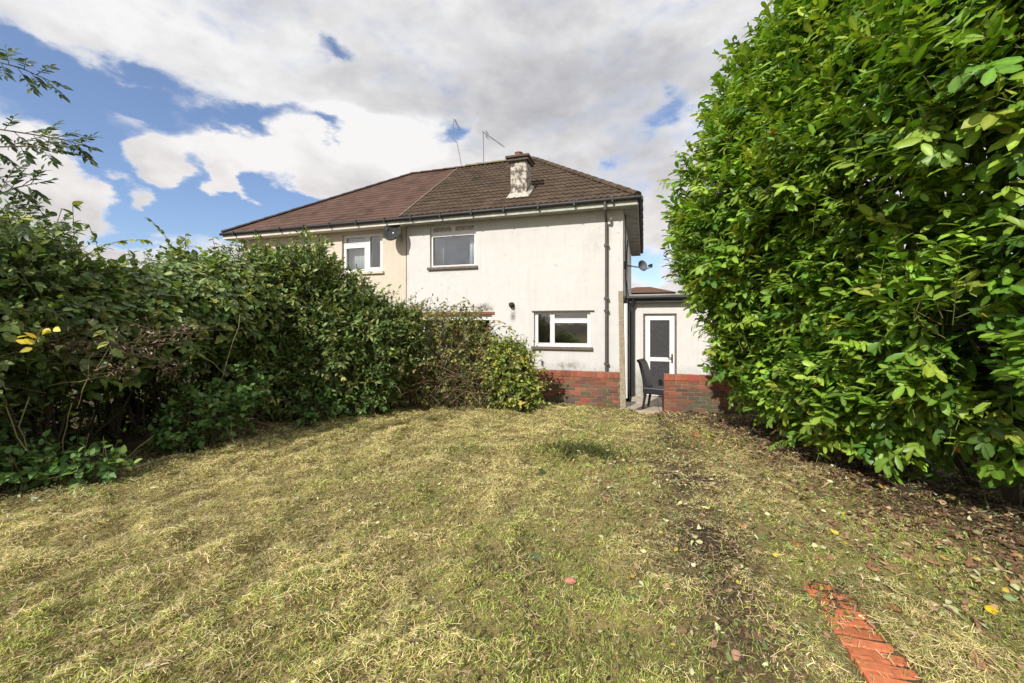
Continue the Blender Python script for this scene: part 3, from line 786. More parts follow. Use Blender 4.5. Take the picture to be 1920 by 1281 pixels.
# chimney
ch_o = .22; ch_t0, ch_t1 = t_at(957, ch_o), t_at(987, ch_o); ch_top = z_at(972, 302, ch_o); dpt = .48
zr = lambda o: EZ + (o + OV) * PITCH
c = MB()
vs = []
c.box((ch_t0, ch_o, zr(ch_o) - .25), (ch_t1, ch_o + dpt, ch_top), HW, jit=.004)
chm = c.build('chimney', M['chimney'], wh, bevel=.012)
c = MB(); c.box((ch_t0 - .07, ch_o - .07, ch_top + .001), (ch_t1 + .07, ch_o + dpt + .07, ch_top + .07), HW, jit=.006); c.box((ch_t0 - .11, ch_o - .11, ch_top + .072), (ch_t1 + .10, ch_o + dpt + .10, ch_top + .135), HW, jit=.01); c.build('cap', M['cap'], chm, bevel=.014)
c = MB(); ct = (ch_t0 + ch_t1) / 2 + .02
for kk, (q, hgt) in enumerate(((.13, .10), (.34, .12))):
    ctr = np.array(HW(ct + (.02 if kk else -.05), ch_o + q, ch_top + .134)); c.tube([ctr, ctr + [0, 0, .03], ctr + [0, 0, hgt], ctr + [0, 0, hgt + .035]], [.13, .10, .095, .115], 14)
c.build('pot', M['pot'], chm, bevel=.004)
c = MB()
a, b = ch_t0 - .06, ch_t1 + .07
def skirt(o_, lift): return zr(o_) + lift
P_ = [HW(a - .02, ch_o - .13, skirt(ch_o - .13, .055)), HW(b + .02, ch_o - .13, skirt(ch_o - .13, .055)), HW(b - .05, ch_o - .004, skirt(ch_o, .12)), HW(a + .05, ch_o - .004, skirt(ch_o, .12)),
      HW(b + .03, ch_o + dpt, skirt(ch_o + dpt, .05)), HW(b - .062, ch_o + dpt, skirt(ch_o + dpt, .13)), HW(a - .03, ch_o + dpt, skirt(ch_o + dpt, .05)), HW(a + .055, ch_o + dpt, skirt(ch_o + dpt, .13))]
c.add(P_, [(0, 1, 2, 3), (1, 4, 5, 2), (6, 0, 3, 7)]); c.build('flashing', M['mortar'], chm)
# second stack behind the ridge on the party wall, only its mossy top shows
c = MB(); q0, q1 = t_at(866, RO + .4), t_at(905, RO + .4)
c.box((q0, RO + .15, RZ - .6), (q1, RO + .75, RZ + .13), HW, jit=.01); c2 = c.build('chimney', M['ridge_moss'], wh, bevel=.03)
c = MB()
for px in (878, 897):
    ctr = np.array(HW(t_at(px, RO + .4), RO + .42, RZ + .12)); c.tube([ctr, ctr + [0, 0, .06], ctr + [0, 0, .12], ctr + [0, 0, .15]], [.17, .16, .13, .05], 12)
c.build('pot', M['ridge_moss'], c2)

# ---------------- cream house
ch = thing('cream_house', 'cream rendered left half of the semi-detached pair under smooth red-brown tiles', 'house', HW(PARTY - 3, 3.5, ZP))
cw_t0, cw_t1 = t_at(641, 0), t_at(717, 0); cw_z0, cw_z1 = z_at(680, 510, 0), z_at(680, 438, 0)
w = MB(); wall_holes(w, LEFT + .25, PARTY - .012, ZP - .25, SOFFIT + .06, [(cw_t0, cw_t1, cw_z0, cw_z1)]); w.build('wall', M['cream_wall'], ch)
w = MB(); w.box((LEFT, 0, ZP - .25), (LEFT + .25, DEPTH, SOFFIT + .06), HW); w.build('side_wall', M['cream_wall'], ch)
w = MB(); w.box((LEFT + .25, DEPTH - .25, ZP - .25), (PARTY - .012, DEPTH, SOFFIT + .06), HW); w.build('rear_wall', M['cream_wall'], ch)
w = MB(); w.box((LEFT + .25, 3.2, ZP - .2), (PARTY - .02, 3.3, SOFFIT), HW); w.build('room_partition', M['room'], ch)
make_window(ch, cw_t0, cw_t1, cw_z0, cw_z1, [(.07, .55, .77, .93), (.07, .55, .06, .66), (.66, .93, .10, .93)], sillmat='cream_wall')
j = MB(); j.box((PARTY - .0118, -.004, ZP), (PARTY + .0118, .2, SOFFIT + .02), HW); j.build('party_joint', M['sill'], ch)
mb = front_slope('roof', LEFT - OVS, PARTY, RID_L, None, ch, None, .10, 0, .016, .235, .0015, 9)
mb.add([HW(LEFT - OVS, -OV, EZ), HW(LEFT - OVS, DEPTH + OV, EZ), HW(RID_L, RO, RZ)], [(0, 2, 1)], (.9, .9, .9))
mb.add([HW(LEFT - OVS, DEPTH + OV, EZ), HW(PARTY, DEPTH + OV, EZ), HW(PARTY, RO, RZ), HW(RID_L, RO, RZ)], [(0, 1, 2, 3)], (.9, .9, .9))
roof = mb.build('roof', M['tile_new'], ch)
rc = MB(); ridge_caps(rc, HW(RID_L, RO, RZ), HW(PARTY + .34, RO, RZ), .085, seed=4); rc.build('ridge', M['tile_new'], roof)
rc = MB(); ridge_caps(rc, HW(LEFT - OVS, -OV, EZ + .02), HW(RID_L, RO, RZ), .085, seed=5); rc.build('hip_tiles', M['ridge_dark'], roof)
fs_ = MB(); fs_.box((LEFT - OVS, -OV, SOFFIT), (PARTY - .003, -OV + .025, FASC), HW); fs_.box((LEFT - OVS, -OV + .026, SOFFIT), (LEFT - OVS + .025, DEPTH + OV, FASC), HW); fs_.build('fascia', M['fascia_white'], ch)
sf = MB(); sf.box((LEFT - OVS + .027, -OV + .027, SOFFIT + .004), (PARTY - .003, -.003, SOFFIT + .03), HW); sf.box((LEFT - OVS + .027, 0, SOFFIT + .004), (LEFT - .003, DEPTH, SOFFIT + .03), HW); sf.build('soffit', M['fascia_white'], ch)
g = MB(); g.tube([HW(LEFT - OVS - .03, -OV - .055, FASC - .015), HW(PARTY - .004, -OV - .055, FASC - .035)], .046, 10)
for k in range(7): g.box((LEFT + .2 + k * .95, -OV - .115, FASC - .09), (LEFT + .24 + k * .95, -OV - .004, FASC + .03), HW)
g.build('gutter', M['gutter'], ch)

# curtains
def curtain(t0, t1, z0, z1, o, folds, amp, mat, label, name='curtain'):
    vs, fs = [], []; n = folds * 8
    for i in range(n + 1):
        t = t0 + (t1 - t0) * i / n; oo = o + amp * math.sin(i / 8 * 2 * math.pi)
        vs += [HW(t, oo, z0), HW(t + .01, oo, z1), ]
    fs = [(2 * i, 2 * i + 2, 2 * i + 3, 2 * i + 1) for i in range(n)]
    m_ = MB(); m_.add(vs, fs); o_ = m_.build(name, mat, loc=HW((t0 + t1) / 2, o, z0), smooth=True); tag(o_, label, 'curtain')
    so = o_.modifiers.new('thick', 'SOLIDIFY'); so.thickness = .003
dw = up_t1 - up_t0
curtain(up_t0 + .78 * dw, up_t1 + .05, up_z0 - .1, up_z0 + (up_z1 - up_z0) * .8, .30, 4, .035, M['curtain'], 'pale blue drape at the right side of the upper window of the white house')
curtain(up_t0 - .05, up_t0 + .17 * dw, up_z0 - .1, up_z0 + (up_z1 - up_z0) * .8, .42, 3, .03, M['room'], 'dim grey drape at the left side of the upper window of the white house')
curtain(cw_t0 - .04, cw_t0 + .60 * (cw_t1 - cw_t0), cw_z0 - .1, cw_z1 + .04, .32, 9, .012, M['net'], 'white net curtain behind the left panes of the cream house window')
curtain(cw_t0 + .80 * (cw_t1 - cw_t0), cw_t1 + .04, cw_z0 - .1, cw_z1 + .04, .34, 3, .02, M['curtain'], 'bluish curtain behind the right casement of the cream house window')
# ornament on the upper sill
m_ = MB(); q = np.array(HW(up_t0 + .43 * dw, .22, up_z0 + .0)); m_.tube([q, q + [0, 0, .05], q + [0, 0, .11], q + [0, 0, .16]], [.085, .08, .05, .012], 12); tag(m_.build('ornament', M['black'], loc=tuple(q), smooth=True), 'small dark ornament standing inside the upper window of the white house', 'ornament')

# ---------------- outbuilding
ob = thing('outbuilding', 'low flat-roofed white outbuilding with a half-glazed door beside the white house', 'outbuilding', HW(2.4, 2.2, ZP))
OB = .5
d_t0, d_t1 = t_at(1206, OB), t_at(1269, OB); d_z1 = z_at(1237, 588, OB)
ob_top = z_at(1237, 568, OB)
def HWo(t, o, z): return HW(t, o + OB, z)
w = MB()
_w = MB(); wall_holes(_w, .125, 4.6, ZP - .2, ob_top, [(d_t0, d_t1, ZP - .001, d_z1)], o0=OB); _w.build('wall', M['grey_wall'], ob)
w.box((4.35, .26, ZP - .2), (4.6, 4.4, ob_top), HWo); w.box((.125, 4.15, ZP - .2), (4.349, 4.4, ob_top), HWo); w.build('rear_wall', M['grey_wall'], ob)
w = MB(); w.box((.07, -.16, ob_top + .001), (4.75, 4.5, ob_top + .16), HWo); rf = w.build('roof', M['roofdark'], ob)
w = MB(); w.box((.07, -.19, ob_top + .164), (4.78, 4.53, ob_top + .21), HWo); w.build('capping', M['soffit'], rf, bevel=.006)
w = MB(); w.tube([HWo(.05, -.20, ob_top + .13), HWo(4.7, -.20, ob_top + .12)], .045, 9); w.build('gutter', M['gutter'], ob)
w = MB(); pt = t_at(1185, OB - .1); w.tube([HWo(pt + .05, -.18, ob_top + .1), HWo(pt, -.10, ob_top - .1), HWo(pt, -.10, ZP)], .05, 10); w.build('downpipe', M['darkpipe'], ob)
# door: timber frame, white leaf with two obscured panes
f = MB(); df = .045
f.box((d_t0, OB + .03, ZP), (d_t0 + df, OB + .13, d_z1), HW); f.box((d_t1 - df, OB + .03, ZP), (d_t1, OB + .13, d_z1), HW); f.box((d_t0 + df, OB + .03, d_z1 - df), (d_t1 - df, OB + .13, d_z1), HW)
f.build('door_frame', M['sill'], ob)
a, b, z0, z1 = d_t0 + df + .004, d_t1 - df - .004, ZP + .02, d_z1 - df - .004
st, rl = .115, .115; mid = z0 + (z1 - z0) * .455
f = MB()
for q in ((a, a + st, z0, z1), (b - st, b, z0, z1), (a + st, b - st, z1 - rl, z1), (a + st, b - st, mid - .05, mid + .05), (a + st, b - st, z0, z0 + .16)):
    f.box((q[0], OB + .05, q[2]), (q[1], OB + .10, q[3]), HW)
door = f.build('door', M['upvc'], ob)
f = MB(); f.box((a + st, OB + .072, mid + .05), (b - st, OB + .078, z1 - rl), HW); f.build('pane', M['obscure'], door)
f = MB(); f.box((a + st, OB + .072, z0 + .16), (b - st, OB + .078, mid - .05), HW); f.build('pane', M['obscure'], door)
f = MB(); f.box((b - .075, OB + .035, mid - .08), (b - .04, OB + .0495, mid + .14), HW); f.tube([HW(b - .057, OB + .04, mid + .05), HW(b - .057, OB + .0, mid + .05), HW(b - .16, OB + .0, mid + .045)], .011, 8); f.build('handle', M['black'], door)
# far neighbour seen over the flat roof
nb = thing('neighbour_house', 'distant hipped brown roof of a neighbouring house behind the flat-roofed outbuilding', 'house', HW(5.5, 18, ZP))
HN = lambda t, o, z: HW(t, o + 14, z)
n0, n1 = t_at(1150, 14), t_at(1247, 14) + .6; ez_, rz_ = z_at(1210, 549, 14), z_at(1210, 531.5, 14)
w = MB(); w.box((n0, .3, ZP), (n1 - .3, 6.7, ez_ - .05), HN); w.build('wall', M['lintel'], nb)
w = MB(); mz = rz_
w.add([HN(n0 - .3, 0, ez_), HN(n1, 0, ez_), HN(n1, 7, ez_), HN(n0 - .3, 7, ez_), HN(n0 + 1.2, 2.4, mz), HN(t_at(1222, 16.4) - .1, 2.4, mz)], [(0, 1, 5, 4), (1, 2, 5), (2, 3, 4, 5), (3, 0, 4), (3, 2, 1, 0)], (1.3, 1.2, 1.1)); w.build('roof', M['tile_new'], nb)

# patio
p = MB(); t_ = -7.0
while t_ < 5.0:
    for k in range(4):
        o_ = -1.27 + k * .45
        if o_ + .44 < .0 or t_ > .13: p.box((t_, o_, ZP - .08), (t_ + .595, min(o_ + .44, .0 if t_ < -.46 else .49), ZP - random.uniform(0, .008)), HW)
    t_ += .6
for k in range(3): p.box((-.46 + .6 * k + .003, -1.75, ZP - .08), (-.46 + .6 * k + .595, -1.275, ZP - .004), HW)
patio = p.build('patio', M['slab'], bevel=.006); patio['kind'] = 'structure'

# ---------------- garden walls of brick
def garden_wall(label, t0, t1, ztop, zbot, o=-1.5, end=None, seed=1):
    rr = random.Random(seed)
    root = thing('brick_wall', label, 'garden wall', HW((t0 + t1) / 2, o + .1, zbot))
    th = .205
    def bc(z, t):
        low = (ztop - z) > .26
        g_ = rr.random(); nearend = end is not None and abs(t - end) < .2
        if low and not nearend and g_ < .78:
            return tuple(v * rr.uniform(.75, 1.2) for v in rr.choice([(.16, .085, .055), (.13, .09, .055), (.19, .095, .06), (.12, .095, .055)]))
        return tuple(v * rr.uniform(.8, 1.2) for v in rr.choice([(.27, .092, .055), (.24, .08, .05), (.30, .11, .065), (.21, .075, .05)]))
    b = MB(); b.box((t0 + .006, o + .008, zbot), (t1 - .006, o + th - .008, ztop - .112), HW, (.24, .21, .17))
    z = ztop - .115; row = 0
    while z > zbot:
        z0 = z - .065; t = t0 - (.1125 if row % 2 else 0)
        while t < t1:
            a, e = max(t, t0), min(t + .215, t1)
            if e - a > .03: b.box((a, o, z0), (e, o + th, z), HW, bc(z, a), jit=.0035)
            t += .225
        z -= .075; row += 1
    b.build('brickwork', M['brick'], root, bevel=.003)
    c = MB(); t = t0; c.box((t0 + .004, o + .006, ztop - .111), (t1 - .004, o + th - .006, ztop - .006), HW, (.24, .21, .17))
    while t < t1 - .02:
        e = min(t + .103, t1); c.box((t, o - .004, ztop - .108), (e, o + th + .004, ztop), HW, tuple(v * rr.uniform(.85, 1.2) for v in rr.choice([(.30, .095, .055), (.26, .085, .05), (.34, .12, .07)])), jit=.004); t += .113
    c.build('coping', M['brick'], root, bevel=.003)
    return root
gt0, gt1 = t_at(690, -1.5), t_at(1161, -1.5)
garden_wall('long red brick garden wall running left from the timber post', gt0, gt1, z_at(1160, 700, -1.5), -.52, end=gt1)
rt0 = t_at(1245, -1.5)
garden_wall('short red brick garden wall between the black chair and the laurel', rt0, rt0 + 2.2, z_at(1245, 702.5, -1.5), -.52, seed=2, end=rt0)
e = MB(); e.box((gt1 + .02, -1.62, ZP - .1), (rt0 - .02, -1.575, z_at(1205, 771, -1.6) + .01), HW, jit=.004); tag(e.build('edging_board', M['board'], loc=HW(.4, -1.6, ZP), bevel=.004), 'pale timber board across the gap between the two brick garden walls', 'board')

# ---------------- post
pb = W(1169, 772, 7.95); ptp = W(1164, 546, 7.95)
def square_bar(mb, p0, p1, w0, w1, fr=(T3, B3), n=6):
    vs, fs = [], []
    for i in range(n + 1):
        q = p0 + (p1 - p0) * i / n; w_ = (w0 + (w1 - w0) * i / n) / 2
        for sx, sy in ((-1, -1), (1, -1), (1, 1), (-1, 1)): vs.append(q + fr[0] * w_ * sx + fr[1] * w_ * sy)
    for i in range(n):
        for k in range(4): fs.append((4 * i + k, 4 * i + (k + 1) % 4, 4 * i + 4 + (k + 1) % 4, 4 * i + 4 + k))
    fs += [(3, 2, 1, 0), (4 * n, 4 * n + 1, 4 * n + 2, 4 * n + 3)]
    mb.add(vs, fs)
mb = MB(); pb2 = pb.copy(); pb2[2] -= .25; square_bar(mb, pb2, ptp, .112, .088)
tag(mb.build('timber_post', M['timber'], loc=tuple(pb), bevel=.006), 'tall weathered square timber post standing at the gap in the brick wall', 'post')

# ---------------- chair
def build_chair():
    tc, oc = .74, -1.0
    root = thing('dining_chair', 'black high-backed dining chair seen side on in the gap of the brick wall', 'chair', HW(tc, oc, ZP))
    ca_, sa_ = math.cos(-.30), math.sin(-.30); L = lambda x, y, z: HW(tc + x * ca_ - y * sa_, oc + x * sa_ + y * ca_, ZP + z)
    s = MB(); s.box((-.22, -.22, .33), (.25, .22, .47), L); s.build('seat', M['black_fabric'], root, bevel=.02)
    prof = [(-.17, .36), (-.175, .50), (-.20, .66), (-.245, .84), (-.285, .97), (-.315, 1.02)]
    vs, fs = [], []; th = [.11, .10, .09, .08, .07, .06]
    for (x, z), t in zip(prof, th):
        for y in (-.21, .21): vs += [L(x - t / 2, y, z), L(x + t / 2, y, z)]
    for i in range(len(prof) - 1):
        a = 4 * i; b = a + 4
        fs += [(a, a + 2, b + 2, b), (a + 1, b + 1, b + 3, a + 3), (a, b, b + 1, a + 1), (a + 2, a + 3, b + 3, b + 2)]
    fs += [(0, 1, 3, 2), (len(vs) - 4, len(vs) - 2, len(vs) - 1, len(vs) - 3)]
    b = MB(); b.add(vs, fs); b.tube([L(-.325, -.21, 1.025), L(-.325, .21, 1.025)], .034, 12); b.build('backrest', M['black_fabric'], root, bevel=.012)
    for x in (-.17, .20):
        for y in (-.19, .19):
            l = MB(); p0 = np.array(L(x - (.06 if x < 0 else -.0), y, 0)); p1 = np.array(L(x, y, .359)); square_bar(l, p0, p1, .045, .06); l.build('leg', M['black'], root)
build_chair()

# ---------------- dishes, aerials, lamp
def dish(name, label, ctr, face, r, mat, arm_to, parent_o=None):
    ctr = np.array(ctr, float); f = np.array(face, float); f /= np.linalg.norm(f)
    root = thing(name, label, 'satellite dish', tuple(arm_to))
    a = np.cross(f, (0, 0, 1)); a /= np.linalg.norm(a); b = np.cross(a, f)
    vs = [ctr - f * .09]; fs = []; n = 28; rings = 5
    for k in range(1, rings + 1):
        q = k / rings
        for i in range(n):
            th = 2 * math.pi * i / n; vs.append(ctr + f * (-.09 + .09 * q * q) + r * q * (math.cos(th) * a + 1.08 * math.sin(th) * b))
    for i in range(n): fs.append((0, 1 + i, 1 + (i + 1) % n))
    for k in range(rings - 1):
        for i in range(n): fs.append((1 + k * n + i, 1 + k * n + n + i, 1 + k * n + n + (i + 1) % n, 1 + k * n + (i + 1) % n))
    m_ = MB(); m_.add(vs, fs); o_ = m_.build('reflector', mat, root, smooth=True)
    so = o_.modifiers.new('thick', 'SOLIDIFY'); so.thickness = .008
    m_ = MB(); lnb = ctr + f * .30 - b * .10
    m_.tube([ctr - b * r * .95 - f * .02, ctr - b * r * .95 + f * .10, lnb - b * .05], .012, 6); m_.build('arm', M['metal'], root)
    m_ = MB(); m_.tube([lnb - b * .06, lnb + f * .02, lnb - f * .08 + b * .01], [.03, .035, .028], 10); m_.build('receiver', M['black'], root)
    m_ = MB(); bk = ctr - f * .13; at = np.array(arm_to); m_.tube([ctr - f * .08, bk, bk + (at - bk) * .55, at], .02, 8); m_.tube([at - [0, 0, .1], at + [0, 0, .1]], .03, 8); m_.build('bracket', M['metal'], root)
dp = HW(t_at(735, -.38), -.38, z_at(735, 434, -.38))
dish('satellite_dish', 'dark grey satellite dish beside the cream house window, under the eaves', dp, -V[0] * .0 * np.array([1, 0, 0]) + np.array([-.12, -.95, .30]), .27, M['dish'], HW(t_at(752, -.02), -.02, z_at(752, 446, 0)))
dq = HW(.46, .55, z_at(1195, 498, .5))
dish('satellite_dish', 'small pale grey satellite dish on the side wall above the flat-roofed outbuilding', dq, np.array([.30, -.85, .2]), .135, M['dish_pale'], (np.array(HW(.03, .62, z_at(1183, 496, .5)))))
# crooked mast with a log aerial on the left
m1 = thing('television_aerial', 'bent mast with a small upright aerial, left of the two aerials on the ridge', 'aerial', HW(t_at(865, RO + .1), RO + .1, RZ))
pts = [np.array(HW(t_at(x, RO + .1), RO + .1, z_at(x, y, RO + .1))) for x, y in ((866, 318), (862, 292), (857, 268), (848.5, 260), (849.5, 240), (850.5, 226))]
a = MB(); a.tube(pts, .014, 6); a.build('mast', M['metal'], m1)
a = MB(); q0 = np.array(HW(t_at(853, RO), RO, z_at(853, 225, RO))); q1 = np.array(HW(t_at(862, RO - .3), RO - .3, z_at(862, 243, RO - .3)))
a.tube([q0, q1], .016, 6)
for k in range(7):
    c_ = q0 + (q1 - q0) * k / 6; ln = .20 - .015 * k; a.tube([c_ - B3 * ln - Z3 * .05, c_ + B3 * ln * .6 + Z3 * .05], .008, 5)
a.build('antenna', M['metal'], m1)
m2 = thing('television_aerial', 'straight mast with a long sloping boom aerial, nearer the white chimney', 'aerial', HW(t_at(907, RO + .3), RO + .3, RZ))
pts = [np.array(HW(t_at(x, RO + .3), RO + .3, z_at(x, y, RO + .3))) for x, y in ((907, 312), (906, 247))]
a = MB(); a.tube(pts, .017, 6); a.build('mast', M['metal'], m2)
a = MB(); q0 = np.array(HW(t_at(905, RO + .3), RO + .3, z_at(905, 247, RO + .3))); q1 = np.array(HW(t_at(945, RO - 0), RO, z_at(945, 275, RO)))
a.tube([q0, q1], .016, 6)
for k in range(12):
    c_ = q0 + (q1 - q0) * (k + .5) / 12; a.tube([c_ - B3 * .14, c_ + B3 * .14], .006, 5)
for dz in (-.09, .09): a.tube([q0 + (q1 - q0) * .2 + Z3 * dz - B3 * .16, q0 + (q1 - q0) * .2 + Z3 * dz + B3 * .16], .012, 5); a.tube([q0 + (q1 - q0) * .2, q0 + (q1 - q0) * .2 + Z3 * dz], .01, 5)
a.build('antenna', M['metal'], m2)
# round wall lamp
lz = z_at(960, 572, 0); lt = t_at(960, 0)
lr = thing('wall_lamp', 'small round black lamp on the white wall above the kitchen window', 'lamp', HW(lt, 0, lz))
a = MB(); a.tube([HW(lt, .0, lz), HW(lt, -.03, lz), HW(lt, -.035, lz)], [.075, .075, .06], 16); a.build('base', M['black'], lr)
a = MB(); a.tube([HW(lt, -.036, lz + .0), HW(lt, -.08, lz), HW(lt, -.12, lz - .01), HW(lt, -.13, lz - .01)], [.062, .068, .05, .02], 14); a.tube([HW(lt - .05, -.10, lz + .04), HW(lt + .05, -.10, lz + .04)], .012, 6); a.build('shade', M['dish'], lr, smooth=True)
a = MB(); tz = z_at(1017, 683, 0); tt = t_at(1017, 0); a.tube([HW(tt, 0, tz + .06), HW(tt, -.05, tz + .06), HW(tt, -.06, tz), HW(tt, -.05, tz - .03)], .014, 8); a.tube([HW(tt - .035, -.045, tz + .085), HW(tt + .035, -.045, tz + .085)], .01, 6); a.tube([HW(tt, -.045, tz + .06), HW(tt, -.045, tz + .085)], .009, 6)
tag(a.build('garden_tap', M['black'], loc=HW(tt, 0, tz)), 'small dark garden tap low on the white wall beneath the kitchen window', 'tap')

# ---------------- brick edging of the path
be = thing('brick_edging', 'line of orange-red bricks set flush in the lawn at lower right', 'edging', tuple(np.array([1.4, 1.6, 0])))
def edge_brick(s, u0, ang=0, cover=0.0):
    du = .215; hgt = .0
    c_ = np.array([U[0] * (u0 + du / 2) + V[0] * s, U[1] * (u0 + du / 2) + V[1] * s])
    ca, sa = math.cos(ang), math.sin(ang); uu = U * ca + V * sa; vv = V * ca - U * sa
    z = float(ground_z(c_[0:1], c_[1:2], False)[0]) + .013 - cover
    b = MB(); k = random.uniform(.7, 1.15); fr = lambda x, y, zz: (c_[0] + uu[0] * x + vv[0] * y, c_[1] + uu[1] * x + vv[1] * y, zz)
    b.box((-du / 2, -.0285, z - .09), (du / 2, .0285, z), fr, (.52 * k, .17 * k, .08 * k), jit=.002); b.build('brick', M['edging'], be, bevel=.004)
s_ = 1.30; i = 0
while s_ < 2.86:
    edge_brick(s_, .885 + random.uniform(-.006, .006), random.uniform(-.012, .012), max(0, (s_ - 2.15)) * .022); s_ += .079; i += 1
for s_ in (3.05, 3.13, 3.30, 3.38): edge_brick(s_, .87, .05, .004)
for s_ in (6.55, 6.63, 6.75): edge_brick(s_, .66, .1, .0)

# ================================================================== plants
def ell_pts(ells, dens, r, thick=.25, zmin=None, cut=.80, nz=.22, seed=0):
    P, Nn, Q = [], [], []
    for i, (c, ra) in enumerate(ells):
        c, ra = np.array(c), np.array(ra)
        ar = 4 * math.pi * ((ra[0] * ra[1]) ** 1.6 + (ra[0] * ra[2]) ** 1.6 + (ra[1] * ra[2]) ** 1.6) ** (1 / 1.6) / 3 ** (1 / 1.6)
        n = int(dens * ar); v = norm(r.normal(0, 1, (n, 3)))
        base = c + v * ra; k = 1 + nz * (fbm(base * 2.1, seed + i, 3) - .5) * 2
        q = 1 - thick * r.random(n) ** 1.6
        p = c + v * ra * (k * q)[:, None]; nn = norm(v / ra)
        ok = np.ones(n, bool)
        for j, (c2, r2) in enumerate(ells):
            if j != i: ok &= np.sum(((p - np.array(c2)) / np.array(r2)) ** 2, 1) > cut ** 2
        ok &= p[:, 2] > ground_z(p[:, 0], p[:, 1], False) + (.05 if zmin is None else zmin)
        P.append(p[ok]); Nn.append(nn[ok]); Q.append(q[ok])
    return np.concatenate(P), np.concatenate(Nn), np.concatenate(Q)

def stems_mesh(A, Bp, r0, r1, cols): return prisms(A, Bp, r0, r1, cols)

def limb_paths(mb, base, tips, r0, r, n=6, wob=.06):
    for tp in tips:
        pts = [np.array(base) + (np.array(tp) - np.array(base)) * (k / n) + r.normal(0, wob, 3) * math.sin(math.pi * k / n) + np.array([0, 0, .10]) * math.sin(math.pi * k / n) for k in range(n + 1)]
        rad = [r0 * (1 - .8 * k / n) for k in range(n + 1)]
        mb.tube(pts, rad, 6)

# ---------------- laurel on the right
PZ = np.array([-.2, .25, .6, 1.1, 1.8, 2.8, 3.9, 4.7, 5.3, 5.9, 6.6, 7.2]); PX = np.array([4.0, 3.62, 3.42, 3.32, 3.00, 2.54, 2.86, 3.26, 3.54, 3.94, 4.6, 5.6])
def laurel_face(y, z):
    x = np.interp(z, PZ, PX)
    x = x + .36 * np.clip((6 - y) / 3.2, 0, 1.3) * np.clip((z - 1.0) / 1.0, 0, 1)
    x = x + .22 * np.clip((y - 4.6) / 1.6, 0, 1) * np.clip(1 - z / 1.2, 0, 1)
    x = x + .4 * np.clip((3.9 - y) / 1.6, 0, 1) * np.clip((.85 - z) / .5, 0, 1)
    e = np.clip((y - 5.9) / 1.25, 0, .995)
    x = x + 1.5 * (1 - np.sqrt(1 - e ** 2))
    p = np.stack([0 * y + .3, y, z], -1)
    x = x + .85 * (fbm(p * 1.35, 91, 3) - .5) + .34 * (vnoise(p * 3.6, 17) - .5)
    return x
